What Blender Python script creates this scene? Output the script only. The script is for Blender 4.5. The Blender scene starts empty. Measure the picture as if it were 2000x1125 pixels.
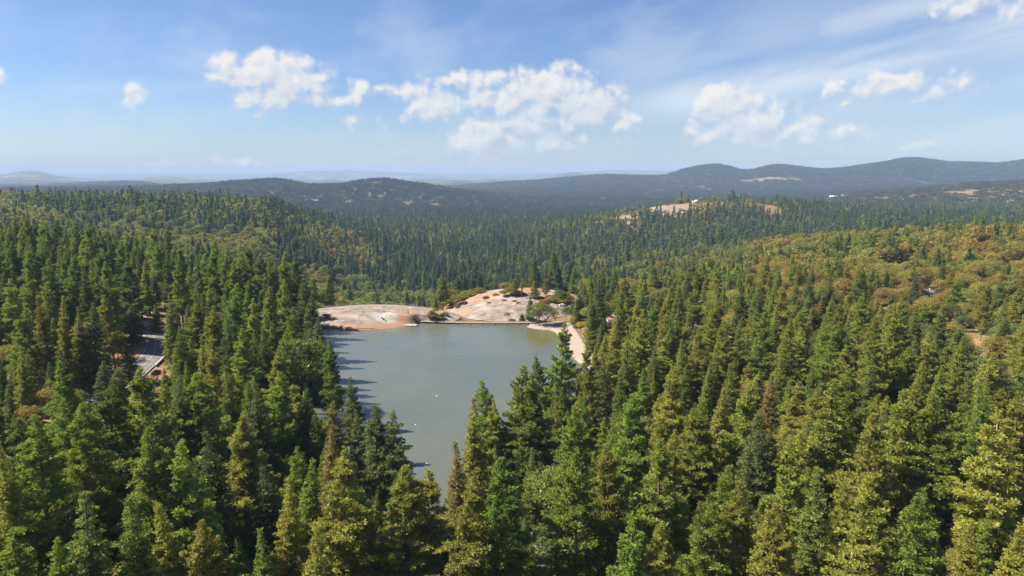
import bpy, math, random
import numpy as np
from mathutils import Vector

S = bpy.context.scene
COL = S.collection
rad = math.radians

# ------------------------------------------------------------------ camera
CZ = 90.0
PITCH = 9.55
F = 1351.0                      # focal length in pixels of a 2000 px wide picture
cam_d = bpy.data.cameras.new('camera')
cam_d.sensor_width = 36.0
cam_d.lens = 36.0 * F / 2000.0
cam_d.clip_start = 1.0
cam_d.clip_end = 120000.0
cam = bpy.data.objects.new('camera', cam_d)
COL.objects.link(cam)
cam.location = (0, 0, CZ)
cam.rotation_euler = (rad(90 - PITCH), 0, 0)
S.camera = cam

# ------------------------------------------------------------------ light, sky, exposure
SUN_EL, SUN_AZ = 49.0, -87.0     # azimuth measured from +Y (view direction), negative = left
SUN_STRENGTH = 5.0
SKY_STRENGTH = 0.0455
HAZE_DENSITY = 6.2e-5
sun_d = bpy.data.lights.new('sun', 'SUN')
sun_d.energy = SUN_STRENGTH
sun_d.angle = rad(0.5)
sun_d.color = (1.0, 0.93, 0.82)
sun = bpy.data.objects.new('sun', sun_d)
COL.objects.link(sun)
sd = Vector((math.sin(rad(SUN_AZ)) * math.cos(rad(SUN_EL)), math.cos(rad(SUN_AZ)) * math.cos(rad(SUN_EL)), math.sin(rad(SUN_EL))))
sun.rotation_euler = (-sd).to_track_quat('-Z', 'Y').to_euler()
sun.location = (-200, -50, 400)

vs = S.view_settings
vs.view_transform = 'Standard'
vs.look = 'None'
EXPOSURE = 1.30
vs.exposure = EXPOSURE
vs.gamma = 1.0
vs.use_curve_mapping = False
S.render.engine = 'CYCLES'
cy = S.cycles
cy.use_denoising = True
cy.max_bounces = 7
cy.diffuse_bounces = 4
cy.glossy_bounces = 2
cy.transmission_bounces = 3
cy.volume_bounces = 1
cy.transparent_max_bounces = 4
cy.caustics_reflective = False
cy.caustics_refractive = False


def cam_dir(px, py):
    p = rad(PITCH)
    u = (px - 1000.0) / F
    v = (562.5 - py) / F
    return u, math.cos(p) + v * math.sin(p), v * math.cos(p) - math.sin(p)


def project(x, y, z):
    """world -> picture coordinates (2000 px wide)"""
    p = rad(PITCH)
    zz = z - CZ
    d = y * math.cos(p) - zz * math.sin(p)
    v = y * math.sin(p) + zz * math.cos(p)
    d = np.maximum(d, 1e-3)
    return 1000 + F * x / d, 562.5 - F * v / d, d


# ---- world: Nishita sky and clouds at infinity
W = bpy.data.worlds.new('World')
S.world = W
W.use_nodes = True
nt = W.node_tree
for n in list(nt.nodes):
    nt.nodes.remove(n)


class NB:
    """small helper to write node graphs"""
    def __init__(self, tree):
        self.t = tree

    def new(self, typ, **kw):
        n = self.t.nodes.new(typ)
        for k, v in kw.items():
            setattr(n, k, v)
        return n

    def set(self, sock, v):
        if v is None:
            return
        if hasattr(v, 'links') or isinstance(v, bpy.types.NodeSocket):
            self.t.links.new(v, sock)
        else:
            sock.default_value = v

    def m(self, op, a, b=None, c=None, clamp=False):
        n = self.new('ShaderNodeMath', operation=op)
        n.use_clamp = clamp
        for i, v in enumerate((a, b, c)):
            self.set(n.inputs[i], v)
        return n.outputs[0]

    def smooth(self, v, a, b, lo=0.0, hi=1.0):
        n = self.new('ShaderNodeMapRange', interpolation_type='SMOOTHSTEP')
        self.set(n.inputs[0], v)
        n.inputs[1].default_value = a
        n.inputs[2].default_value = b
        n.inputs[3].default_value = lo
        n.inputs[4].default_value = hi
        return n.outputs[0]

    def noise(self, vec, scale, detail=4, rough=0.55, dist=0.0, lac=2.0):
        n = self.new('ShaderNodeTexNoise')
        if vec is not None:
            self.t.links.new(vec, n.inputs['Vector'])
        n.inputs['Scale'].default_value = scale
        n.inputs['Detail'].default_value = detail
        n.inputs['Roughness'].default_value = rough
        n.inputs['Lacunarity'].default_value = lac
        n.inputs['Distortion'].default_value = dist
        return n.outputs[0]

    def xyz(self, x, y, z=0.0):
        n = self.new('ShaderNodeCombineXYZ')
        for i, v in enumerate((x, y, z)):
            self.set(n.inputs[i], v)
        return n.outputs[0]

    def mix(self, fac, a, b, blend='MIX'):
        n = self.new('ShaderNodeMix', data_type='RGBA', blend_type=blend)
        self.set(n.inputs[0], fac)
        self.set(n.inputs[6], a if not isinstance(a, tuple) else (*a[:3], 1))
        self.set(n.inputs[7], b if not isinstance(b, tuple) else (*b[:3], 1))
        return n.outputs[2]

    def ramp(self, fac, stops):
        n = self.new('ShaderNodeValToRGB')
        self.set(n.inputs[0], fac)
        e = n.color_ramp.elements
        while len(e) < len(stops):
            e.new(0.5)
        for i, (p, c) in enumerate(stops):
            e[i].position = p
            e[i].color = (*c[:3], 1)
        return n.outputs[0]


def build_world():
    b = NB(nt)
    sky = b.new('ShaderNodeTexSky', sky_type='NISHITA')
    sky.sun_disc = False
    sky.sun_elevation = rad(SUN_EL)
    sky.sun_rotation = rad(SUN_AZ)
    sky.altitude = 1100
    sky.air_density = 1.1
    sky.dust_density = 0.6
    sky.ozone_density = 1.6
    tc = b.new('ShaderNodeTexCoord')
    sep = b.new('ShaderNodeSeparateXYZ')
    nt.links.new(tc.outputs['Generated'], sep.inputs[0])
    X, Y, Z = sep.outputs
    az = b.m('ARCTAN2', X, Y)
    el = b.m('ARCSINE', Z)
    K = F / 100.0                           # angular unit: about 100 px of the photograph
    U = b.m('MULTIPLY', az, K)
    V = b.m('MULTIPLY', el, K)
    P = b.xyz(U, V, 0.0)
    # domain warp
    wn = b.new('ShaderNodeTexNoise')
    nt.links.new(P, wn.inputs['Vector'])
    wn.inputs['Scale'].default_value = 1.6
    wn.inputs['Detail'].default_value = 3
    vm = b.new('ShaderNodeVectorMath', operation='MULTIPLY_ADD')
    nt.links.new(wn.outputs[1], vm.inputs[0])
    vm.inputs[1].default_value = (0.34, 0.26, 0)
    vm.inputs[2].default_value = (0, 0, 0)
    va = b.new('ShaderNodeVectorMath', operation='ADD')
    nt.links.new(P, va.inputs[0])
    nt.links.new(vm.outputs[0], va.inputs[1])
    va2 = b.new('ShaderNodeVectorMath', operation='SUBTRACT')
    nt.links.new(va.outputs[0], va2.inputs[0])
    va2.inputs[1].default_value = (0.17, 0.13, 0)
    Pw = va2.outputs[0]

    def uv(px, py):
        d = Vector(cam_dir(px, py)).normalized()
        return math.atan2(d.x, d.y) * K, math.asin(d.z) * K

    blobs = [  # cumulus: px, py, rx, ry, weight
        (470, 148, 62, 40, 1.0), (540, 165, 90, 55, 1.2), (600, 162, 55, 46, 1.0), (618, 190, 55, 34, .75),
        (700, 185, 60, 28, .62), (785, 182, 55, 20, .62), (712, 228, 40, 32, .55),
        (855, 208, 60, 54, .85), (890, 165, 70, 26, .62), (985, 198, 90, 56, 1.05), (1075, 198, 105, 60, 1.2),
        (1150, 212, 75, 50, 1.1), (1212, 240, 45, 36, .7), (945, 268, 76, 48, 1.0), (1095, 278, 70, 26, .72), (1050, 240, 125, 62, .95),
        (1418, 208, 52, 38, 1.15), (1465, 238, 78, 44, 1.15), (1525, 262, 85, 38, .85), (1610, 272, 85, 22, .6), (1375, 258, 60, 26, .6),
        (274, 184, 24, 34, .62), (1740, 165, 130, 30, .72), (1790, 288, 30, 11, .42), (470, 324, 60, 15, .34), (300, 324, 45, 12, .28),
        (1960, 6, 110, 26, .65), (0, 148, 12, 14, .55)]
    # the same sort of clouds carry on round the rest of the sky
    rnd = random.Random(11)
    for k in range(14):
        a0 = rad(60 + k * 17.5 + rnd.uniform(-5, 5))
        e0 = rad(rnd.uniform(3, 9))
        blobs.append((None, (a0 if a0 < math.pi else a0 - 2 * math.pi) * K, e0 * K, rnd.uniform(.5, 1.1), rnd.uniform(.3, .5), rnd.uniform(.7, 1.0)))
    def field(vec):
        """cloud body: soft mounds carrying cauliflower billows"""
        sp_ = b.new('ShaderNodeSeparateXYZ')
        nt.links.new(vec, sp_.inputs[0])
        u_, v_ = sp_.outputs[0], sp_.outputs[1]
        Fd = None
        for bl in blobs:
            if bl[0] is None:
                _, cu, cv, rx, ry, w = bl
            else:
                cu, cv = uv(bl[0], bl[1])
                rx, ry, w = bl[2] / 100 * 1.25, bl[3] / 100 * 1.25, bl[4]
            du = b.m('MULTIPLY', b.m('SUBTRACT', u_, cu), 1 / rx)
            dv = b.m('MULTIPLY', b.m('SUBTRACT', v_, cv), 1 / ry)
            r2 = b.m('MULTIPLY_ADD', du, du, b.m('MULTIPLY', dv, dv))
            f = b.m('MULTIPLY_ADD', r2, -w, w)
            Fd = f if Fd is None else b.m('SMOOTH_MAX', Fd, f, 0.15)
        vo = b.new('ShaderNodeTexVoronoi')
        vo.voronoi_dimensions = '2D'
        vo.feature = 'SMOOTH_F1'
        nt.links.new(vec, vo.inputs['Vector'])
        vo.inputs['Scale'].default_value = 2.7
        vo.inputs['Detail'].default_value = 2.6
        vo.inputs['Roughness'].default_value = 0.42
        vo.inputs['Smoothness'].default_value = 0.35
        vo.normalize = True
        n1 = b.noise(vec, 1.5, 7, 0.54)
        bil = b.m('MULTIPLY_ADD', vo.outputs['Distance'], -1.0, 0.30)
        return b.m('ADD', b.m('ADD', Fd, bil), b.m('MULTIPLY', b.m('SUBTRACT', n1, 0.5), 1.9))
    dn = field(Pw)
    off = b.new('ShaderNodeVectorMath', operation='ADD')
    nt.links.new(Pw, off.inputs[0])
    off.inputs[1].default_value = (-0.08, 0.13, 0)
    dn2 = field(off.outputs[0])
    # billows lit from the upper left, greyer towards the base
    lit = b.m('MULTIPLY_ADD', b.m('SUBTRACT', dn, dn2), 1.25, 0.45, clamp=True)
    dens = b.smooth(b.m('MULTIPLY', dn, b.m('MULTIPLY_ADD', lit, 1.15, 0.38)), 0.10, 1.0)
    core = b.smooth(dn, 0.5, 1.6)
    # cirrus streaks rising to the right
    ca, sa = math.cos(rad(11)), math.sin(rad(11))
    ur = b.m('ADD', b.m('MULTIPLY', U, ca), b.m('MULTIPLY', V, sa))
    vr = b.m('ADD', b.m('MULTIPLY', U, -sa), b.m('MULTIPLY', V, ca))
    Ps = b.xyz(b.m('MULTIPLY', ur, 0.22), b.m('MULTIPLY', vr, 1.5), 3.0)
    ns = b.noise(Ps, 1.0, 7, 0.52, 0.25)
    Pb = b.xyz(b.m('MULTIPLY', ur, 0.5), b.m('MULTIPLY', vr, 0.9), 7.0)
    nb_ = b.noise(Pb, 1.0, 5, 0.55)
    band = None
    for (x0, y0, x1, y1, wd, w) in [(1130, 222, 2050, 52, 30, 1.0), (1540, 88, 1900, -30, 20, .75), (1130, 160, 1520, 110, 26, .45),
                                    (1480, 235, 2050, 150, 45, .5), (60, 172, 330, 170, 10, .3), (60, 232, 330, 228, 8, .3), (1500, 270, 2100, 235, 40, .5), (1250, 150, 2400, 60, 130, .42)]:  # last wide band is added to brighten the right of the sky
        (u0, v0), (u1, v1) = uv(x0, y0), uv(x1, y1)
        L = math.hypot(u1 - u0, v1 - v0)
        dx, dy = (u1 - u0) / L, (v1 - v0) / L
        along = b.m('ADD', b.m('MULTIPLY', b.m('SUBTRACT', U, u0), dx), b.m('MULTIPLY', b.m('SUBTRACT', V, v0), dy))
        perp = b.m('ADD', b.m('MULTIPLY', b.m('SUBTRACT', U, u0), -dy), b.m('MULTIPLY', b.m('SUBTRACT', V, v0), dx))
        perp = b.m('ADD', perp, b.m('MULTIPLY', b.m('SUBTRACT', nb_, .5), .35))
        e1 = b.smooth(along, 0, L * .3)
        e2 = b.smooth(along, L * .95, L + 2.5, 1, 0)
        g = b.m('MULTIPLY', b.m('DIVIDE', perp, wd / 75), b.m('DIVIDE', perp, wd / 75))
        g = b.m('POWER', 2.718, b.m('MULTIPLY', g, -1))
        g = b.m('MULTIPLY', b.m('MULTIPLY', g, w), b.m('MULTIPLY', e1, e2))
        band = g if band is None else b.m('MAXIMUM', band, g)
    # thin veil: stronger low in the sky and to the right, everywhere a little
    veil = b.m('MULTIPLY', b.smooth(nb_, 0.42, 0.75), b.smooth(V, 7.0, 0.5, 0.05, 0.40))
    cir = b.m('MULTIPLY', band, b.smooth(ns, 0.15, 0.60))
    cir = b.m('MAXIMUM', b.m('MULTIPLY', cir, 0.85), veil)
    # colours
    tint = b.new('ShaderNodeMix', data_type='RGBA', blend_type='MULTIPLY')
    tint.inputs[0].default_value = 1.0
    nt.links.new(sky.outputs[0], tint.inputs[6])
    tint.inputs[7].default_value = (0.78, 0.90, 1.16, 1)
    q = 1.0 / SKY_STRENGTH / 2 ** EXPOSURE
    cc = b.ramp(lit, [(0.0, (.60, .67, .77)), (0.45, (.80, .83, .87)), (1.0, (.98, .96, .93))])
    cc = b.mix(b.m('MULTIPLY', core, b.m('SUBTRACT', 1.0, lit)), cc, (.72, .77, .84))
    sc1 = b.new('ShaderNodeVectorMath', operation='SCALE')
    nt.links.new(cc, sc1.inputs[0])
    sc1.inputs['Scale'].default_value = q * .95
    withc = b.mix(cir, tint.outputs[2], (0.78 * q, .86 * q, .93 * q))
    col = b.mix(b.m('MULTIPLY', dens, 0.93), withc, sc1.outputs[0])
    bg = b.new('ShaderNodeBackground')
    nt.links.new(col, bg.inputs[0])
    bg.inputs[1].default_value = SKY_STRENGTH
    out = b.new('ShaderNodeOutputWorld')
    nt.links.new(bg.outputs[0], out.inputs[0])
    W.cycles.sampling_method = 'MANUAL'
    W.cycles.sample_map_resolution = 512


build_world()


# ------------------------------------------------------------------ helpers
def tag(o, label=None, cat=None, group=None, kind=None):
    if label:
        o['label'] = label
    if cat:
        o['category'] = cat
    if group:
        o['group'] = group
    if kind:
        o['kind'] = kind
    return o


def empty(name, loc=(0, 0, 0), rz=0.0):
    o = bpy.data.objects.new(name, None)
    o.empty_display_size = 0.5
    COL.objects.link(o)
    o.location = loc
    o.rotation_euler = (0, 0, rz)
    return o


def mesh_np(name, V, faces, mat=None, smooth=False, mat_idx=None):
    """faces: (N,3) or (N,4) array, or a list of such arrays"""
    me = bpy.data.meshes.new(name)
    V = np.asarray(V, dtype=np.float32)
    if not isinstance(faces, (list, tuple)):
        faces = [faces]
    faces = [np.asarray(f, dtype=np.int32) for f in faces if len(f)]
    loops = np.concatenate([f.ravel() for f in faces])
    sizes = np.concatenate([np.full(len(f), f.shape[1], dtype=np.int32) for f in faces])
    starts = np.concatenate([[0], np.cumsum(sizes)[:-1]]).astype(np.int32)
    me.vertices.add(len(V))
    me.vertices.foreach_set('co', V.ravel())
    me.loops.add(len(loops))
    me.loops.foreach_set('vertex_index', loops)
    me.polygons.add(len(sizes))
    me.polygons.foreach_set('loop_start', starts)
    me.polygons.foreach_set('loop_total', sizes)
    if smooth:
        me.polygons.foreach_set('use_smooth', np.ones(len(sizes), dtype=bool))
    if mat_idx is not None:
        me.polygons.foreach_set('material_index', np.asarray(mat_idx, dtype=np.int32))
    me.update(calc_edges=True)
    me.validate()
    if mat is not None:
        for mm in (mat if isinstance(mat, (list, tuple)) else [mat]):
            me.materials.append(mm)
    return me


def link(name, me, parent=None, loc=None):
    o = bpy.data.objects.new(name, me)
    COL.objects.link(o)
    if parent is not None:
        o.parent = parent
    if loc is not None:
        o.location = loc
    return o


class MB:
    """collects boxes, tubes ... into one mesh"""
    def __init__(self):
        self.v, self.q, self.t, self.n = [], [], [], 0

    def add(self, V, Q=(), T=()):
        V = np.asarray(V, float)
        self.v.append(V)
        if len(Q):
            self.q.append(np.asarray(Q) + self.n)
        if len(T):
            self.t.append(np.asarray(T) + self.n)
        self.n += len(V)

    def box(self, c, s, rz=0.0, taper=1.0):
        hx, hy, hz = s[0] / 2, s[1] / 2, s[2] / 2
        P = []
        for z, k in ((-hz, 1.0), (hz, taper)):
            for x, y in ((-hx, -hy), (hx, -hy), (hx, hy), (-hx, hy)):
                x, y = x * k, y * k
                P.append((c[0] + x * math.cos(rz) - y * math.sin(rz), c[1] + x * math.sin(rz) + y * math.cos(rz), c[2] + z))
        self.add(P, [(0, 3, 2, 1), (4, 5, 6, 7), (0, 1, 5, 4), (1, 2, 6, 5), (2, 3, 7, 6), (3, 0, 4, 7)])

    def tube(self, pts, radii, n=6):
        pts = [np.asarray(p, float) for p in pts]
        V = []
        for i, p in enumerate(pts):
            d = pts[min(i + 1, len(pts) - 1)] - pts[max(i - 1, 0)]
            d = d / (np.linalg.norm(d) + 1e-9)
            a = np.cross(d, (0.3, 0.9, 0.2) if abs(d[2]) > .8 else (0, 0, 1))
            a /= np.linalg.norm(a) + 1e-9
            bb = np.cross(d, a)
            for k in range(n):
                t = 2 * math.pi * k / n
                V.append(p + radii[i] * (a * math.cos(t) + bb * math.sin(t)))
        Q = []
        for i in range(len(pts) - 1):
            for k in range(n):
                k2 = (k + 1) % n
                Q.append((i * n + k, i * n + k2, (i + 1) * n + k2, (i + 1) * n + k))
        T = []
        e = len(pts) - 1
        for k in range(1, n - 1):
            T.append((0, k + 1, k))
            T.append((e * n, e * n + k, e * n + k + 1))
        self.add(V, Q, T)

    def mesh(self, name, mat=None, smooth=False):
        V = np.concatenate(self.v)
        fs = []
        if self.q:
            fs.append(np.concatenate(self.q))
        if self.t:
            fs.append(np.concatenate(self.t))
        return mesh_np(name, V, fs, mat, smooth)

    def build(self, name, mat=None, parent=None, smooth=False):
        return link(name, self.mesh(name, mat, smooth), parent)


# --------- numpy noise
_H = np.random.RandomState(5).rand(4096).astype(np.float64)


def vnoise(x, y, seed=0):
    xi = np.floor(x).astype(np.int64)
    yi = np.floor(y).astype(np.int64)
    fx, fy = x - xi, y - yi
    fx = fx * fx * fx * (fx * (fx * 6 - 15) + 10)
    fy = fy * fy * fy * (fy * (fy * 6 - 15) + 10)

    def h(a, c):
        return _H[(a * 1619 + c * 31337 + seed * 6971 + (a * c) * 13) & 4095]
    return (h(xi, yi) * (1 - fx) + h(xi + 1, yi) * fx) * (1 - fy) + (h(xi, yi + 1) * (1 - fx) + h(xi + 1, yi + 1) * fx) * fy


def fbm(x, y, wl, octv=4, seed=0, gain=0.5):
    s = np.zeros_like(np.asarray(x, float))
    a, tot = 1.0, 0.0
    for k in range(octv):
        s += a * vnoise(x / wl + 17.3 * k, y / wl - 9.1 * k, seed + k)
        tot += a
        a *= gain
        wl *= 0.5
    return s / tot


def pchip(xk, yk, x):
    """monotone cubic interpolation along axis 0 of yk"""
    xk = np.asarray(xk, float)
    yk = np.asarray(yk, float)
    h = np.diff(xk)
    sh = (slice(None),) + (None,) * (yk.ndim - 1)
    d = np.diff(yk, axis=0) / h[sh]
    m = np.zeros_like(yk)
    p = d[:-1] * d[1:]
    w1 = (2 * h[1:] + h[:-1])[sh]
    w2 = (h[1:] + 2 * h[:-1])[sh]
    with np.errstate(divide='ignore', invalid='ignore'):
        mm = (w1 + w2) / (w1 / d[:-1] + w2 / d[1:])
    m[1:-1] = np.where(p > 0, mm, 0.0)
    m[0], m[-1] = d[0], d[-1]
    x = np.clip(x, xk[0], xk[-1])
    i = np.clip(np.searchsorted(xk, x) - 1, 0, len(xk) - 2)
    t = (x - xk[i]) / h[i]
    t = t[(slice(None),) + (None,) * (yk.ndim - 1)]
    hh = h[i][(slice(None),) + (None,) * (yk.ndim - 1)]
    return ((1 + 2 * t) * (1 - t) ** 2 * yk[i] + t * (1 - t) ** 2 * hh * m[i] + t * t * (3 - 2 * t) * yk[i + 1] + t * t * (t - 1) * hh * m[i + 1])


def inside(poly, x, y):
    poly = np.asarray(poly)
    r = np.zeros(np.shape(x), bool)
    n = len(poly)
    for i in range(n):
        x0, y0 = poly[i]
        x1, y1 = poly[(i + 1) % n]
        if y0 == y1:
            continue
        c = ((y0 > y) != (y1 > y)) & (x < (x1 - x0) * (y - y0) / (y1 - y0) + x0)
        r ^= c
    return r


def poly_dist(poly, x, y, closed=True):
    poly = np.asarray(poly, float)
    d2 = np.full(np.shape(x), 1e18)
    n = len(poly)
    for i in range(n if closed else n - 1):
        ax, ay = poly[i]
        bx, by = poly[(i + 1) % n]
        vx, vy = bx - ax, by - ay
        t = np.clip(((x - ax) * vx + (y - ay) * vy) / (vx * vx + vy * vy + 1e-12), 0, 1)
        d2 = np.minimum(d2, (x - ax - t * vx) ** 2 + (y - ay - t * vy) ** 2)
    return np.sqrt(d2)


def spline(P, n, closed=False):
    """Catmull-Rom through points"""
    P = np.asarray(P, float)
    m = len(P)
    out = []
    segs = m if closed else m - 1
    for i in range(segs):
        g = lambda k: P[k % m] if closed else P[min(max(k, 0), m - 1)]
        a, b_, c, d = g(i - 1), g(i), g(i + 1), g(i + 2)
        for t in np.linspace(0, 1, n, endpoint=False):
            out.append(.5 * (2 * b_ + (c - a) * t + (2 * a - 5 * b_ + 4 * c - d) * t * t + (3 * b_ - a - 3 * c + d) * t ** 3))
    if not closed:
        out.append(P[-1])
    return np.array(out)


def on_plane(px, py, z=0.0):
    d = cam_dir(px, py)
    t = (z - CZ) / d[2]
    return d[0] * t, d[1] * t


# ------------------------------------------------------------------ the lie of the land
def zrow(*kn):
    return ('z', kn)


C16 = [-900, -300, 0, 250, 500, 620, 720, 850, 1000, 1150, 1350, 1550, 1750, 2000, 2400, 3000]
ROWS = [
    (60, [14, 12, 10, 9, 8, 6, 5, 4, 3, 3, 4, 5, 6, 7, 9, 12]),
    (180, [18, 15, 13, 11, 6, 3, 2, 2, 2, 2.5, 4, 5, 7, 9, 12, 15]),
    (260, [22, 19, 17, 13, 6, 2, 1, 1, 1, 2, 4, 5, 7, 10, 14, 18]),
    (330, [28, 25, 22, 16, 8, 2.5, 1, 1, 1, 2, 4, 6, 8, 11, 16, 22]),
    (400, [32, 30, 26, 19, 10, 4, -1, -3, -1, 2.5, 4, 6, 9, 13, 18, 24]),
    (450, [32, 30, 26, 18, 6, -6, -14, -18, -14, 2, 3, 6, 10, 15, 20, 26]),
    (520, [28, 26, 22, 12, -6, -25, -34, -38, -28, -10, -3, 4, 10, 15, 26, 32]),
    (620, [20, 16, 10, 0, -22, -42, -52, -55, -50, -37, -16, 1, 12, 17, 28, 34]),
    (750, [10, 5, -5, -12, -35, -56, -68, -72, -68, -54, -32, -7, 8, 14, 26, 30]),
    (900, [10, 5, -5, -10, -30, -60, -76, -80, -78, -64, -36, -12, 0, 2, 5, 10]),
    (1100, [25, 15, 5, 0, -15, -50, -76, -82, -82, -74, -52, -34, -24, -20, -15, -10]),
    (1400, [45, 35, 28, 24, 13, -22, -66, -85, -87, -82, -68, -54, -46, -42, -36, -30]),
    (1680, [40, 30, 18, 12, 0, -42, -74, -86, -88, -78, -58, -44, -50, -54, -50, -45]),
    (1920, [(-900, 20), (-300, 10), (0, 0), (250, -10), (500, -25), (620, -58), (720, -80), (850, -86), (1000, -82), (1100, -64), (1200, -34), (1290, -6), (1350, 3), (1450, 7), (1530, -5), (1620, -24), (1750, -44), (2000, -52), (3000, -50)]),
    (2200, [0, -20, -40, -50, -60, -74, -88, -92, -92, -84, -62, -50, -60, -65, -58, -50]),
    (2700, [-20, -30, -50, -65, -75, -84, -96, -104, -106, -100, -82, -66, -52, -45, -40, -30]),
    (3400, [-30, -40, -50, -55, -55, -62, -74, -96, -116, -114, -94, -66, -8, 48, 80, 90]),
    (4500, [(-900, -40), (0, -35), (250, -20), (400, 0), (480, 18), (540, 34), (610, 2), (660, 8), (740, 44), (800, 18), (870, -18), (950, -65), (1050, -95), (1350, -90), (1550, -80), (1750, -40), (2000, 0), (3000, 60)]),
    (5900, [-60, -60, -60, -60, -55, -60, -50, -65, -82, -88, -84, -66, -45, -20, 20, 40]),
    (8000, 'px', [(-900, 350), (0, 366), (100, 365), (190, 358), (280, 356), (330, 365), (400, 361), (460, 366), (600, 368), (850, 372), (950, 363), (1000, 358), (1100, 350), (1200, 343), (1290, 345), (1330, 333), (1390, 324), (1450, 335), (1510, 323), (1560, 327), (1600, 330), (1700, 319), (1765, 309), (1850, 319), (1930, 320), (2000, 313), (2400, 310), (3000, 325)]),
    (10500, [-70, -70, -70, -70, -70, -70, -70, -70, -70, -60, -40, 20, 60, 60, 60, 60]),
    (17000, 'px', [(-900, 342), (-300, 345), (0, 343), (75, 335), (130, 345), (200, 351), (255, 352), (300, 344), (345, 345), (390, 353), (500, 350), (700, 353), (900, 351), (1030, 352), (1080, 344), (1115, 338), (1160, 344), (1220, 352), (1400, 352), (2000, 350), (3000, 350)]),
    (21000, 'px', [(-900, 352), (3000, 352)]),
    (28000, 'px', [(-900, 344), (0, 346), (200, 343), (400, 340), (480, 342), (600, 336), (700, 334), (790, 339), (1000, 342), (1100, 338), (1200, 333), (1300, 333), (1400, 340), (2000, 345), (3000, 344)]),
    (36000, 'px', [(-900, 338), (3000, 338)]),
    (43000, 'px', [(-900, 341), (3000, 341)]),
]
A_LUT = np.linspace(-900, 3000, 521)
_rows, _ys = [], []
for r in ROWS:
    y = r[0]
    if r[1] == 'px':
        k = np.array(r[2], float)
        zz = CZ + (335.0 - k[:, 1]) / F * y
        _rows.append(pchip(k[:, 0], zz, A_LUT))
    else:
        k = r[1]
        if isinstance(k[0], tuple):
            k = np.array(k, float)
            _rows.append(pchip(k[:, 0], k[:, 1], A_LUT))
        else:
            _rows.append(pchip(C16, np.array(k, float), A_LUT))
    _ys.append(math.log(y))
L_LUT = np.linspace(math.log(60), math.log(43000), 900)
LUT = pchip(_ys, np.array(_rows), L_LUT)

# lake outline (shore points found along the view, z = 0)
lake_px = [(592, 652), (612, 644), (640, 642.5), (700, 645.5), (760, 641), (800, 635.5), (822, 630.2), (900, 631), (1000, 632.5), (1036, 634.5), (1030, 638.5), (1052, 643), (1078, 646),
           (1090, 655), (1098, 668), (1112, 692), (1136, 714), (1150, 740), (1120, 790), (1060, 850), (990, 905), (930, 960), (862, 1005), (800, 1000), (720, 960), (650, 905), (606, 850), (588, 790), (600, 730), (606, 690)]
LAKE = np.array([on_plane(*p) for p in lake_px])
LAKE = spline(LAKE, 4, True)


def dome(x, y, cx, cy, rx, ry, zt, p=0.62, tilt=0.0, ang=0.0):
    dx, dy = x - cx, y - cy
    c, s = math.cos(ang), math.sin(ang)
    dx, dy = dx * c + dy * s, -dx * s + dy * c
    q = 1 - (dx / rx) ** 2 - (dy / ry) ** 2
    return np.where(q > 0, zt * np.maximum(q, 0) ** p, 18 * np.minimum(q, 0)) + tilt * dx


def height(x, y):
    x = np.asarray(x, float)
    y = np.asarray(y, float)
    yc = np.maximum(y, 60.0)
    a = 1000 + F * x / np.maximum(yc, 110.0)
    l = np.log(np.minimum(yc, 42990))
    fa = np.clip((a - A_LUT[0]) / (A_LUT[1] - A_LUT[0]), 0, len(A_LUT) - 1.001)
    fl = np.clip((l - L_LUT[0]) / (L_LUT[1] - L_LUT[0]), 0, len(L_LUT) - 1.001)
    ia, il = fa.astype(int), fl.astype(int)
    ta, tl = fa - ia, fl - il
    z = (LUT[il, ia] * (1 - ta) + LUT[il, ia + 1] * ta) * (1 - tl) + (LUT[il + 1, ia] * (1 - ta) + LUT[il + 1, ia + 1] * ta) * tl
    # relief, coarser with distance
    for wl, am in ((1800, 46), (800, 32), (350, 15), (140, 4.5), (50, 1.4), (18, 0.5)):
        k = np.clip((yc - wl * 2.2) / (wl * 3.0), 0, 1) if wl > 60 else 1.0
        k2 = np.clip(yc / 500, .5, 1) if wl <= 60 else 1.0
        z = z + am * k * k2 * (fbm(x, y, wl, 2, seed=int(wl)) - 0.5)
    kf = np.clip((yc - 12000) / 8000, 0, 1)
    z = z + kf * (110 * (fbm(x, y, 5200, 4, 63) - .5) + 40 * (np.abs(fbm(x, y, 2600, 3, 64) - .5) * 2))
    # granite domes
    z = np.maximum(z, dome(x, y, -86, 420, 55, 30, 7.3, 0.74))
    z = np.maximum(z, dome(x, y, 4, 464, 50, 56, 9.2, 0.95, 0.03))
    # lake bed
    m = (y > 120) & (y < 450) & (np.abs(x) < 220)
    if np.any(m):
        xm, ym = x[m], y[m]
        d = poly_dist(LAKE, xm, ym)
        ins = inside(LAKE, xm, ym)
        zm = z[m]
        flat = np.clip(d / 22.0, 0, 1)
        shore = 0.35 + d * 0.05
        behind = (ym > 404) & (xm > -66) & (xm < 16)          # valley side of the dam: keep
        out = np.where(behind, zm, shore + (np.maximum(zm, shore) - shore) * flat)
        out = np.where((ym > 385) & (xm < -40) & ~behind, np.maximum(np.minimum(zm, .12 + d * .35 + np.where(ym > 403, 14 * np.clip((xm + 76) / 10, 0, 1), 0)), .12 + .02 * d), out)
        zm = np.where(ins, np.maximum(-4.0, -0.25 - d * 0.35), out)
        z = z.copy()
        z[m] = zm
    return z


def H1(x, y):
    return float(height(np.array([x]), np.array([y]))[0])


_t = np.concatenate([np.arange(60, 700, .5), np.arange(700, 3000, 3.0), np.arange(3000, 12000, 20.0)])


def px_ground(px, py):
    """where the view through that pixel meets the ground"""
    d = cam_dir(px, py)
    X, Y, Z = d[0] / d[1] * _t, _t, CZ + d[2] / d[1] * _t
    k = np.argmax(Z <= height(X, Y))
    return X[k], Y[k], Z[k]


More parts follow.
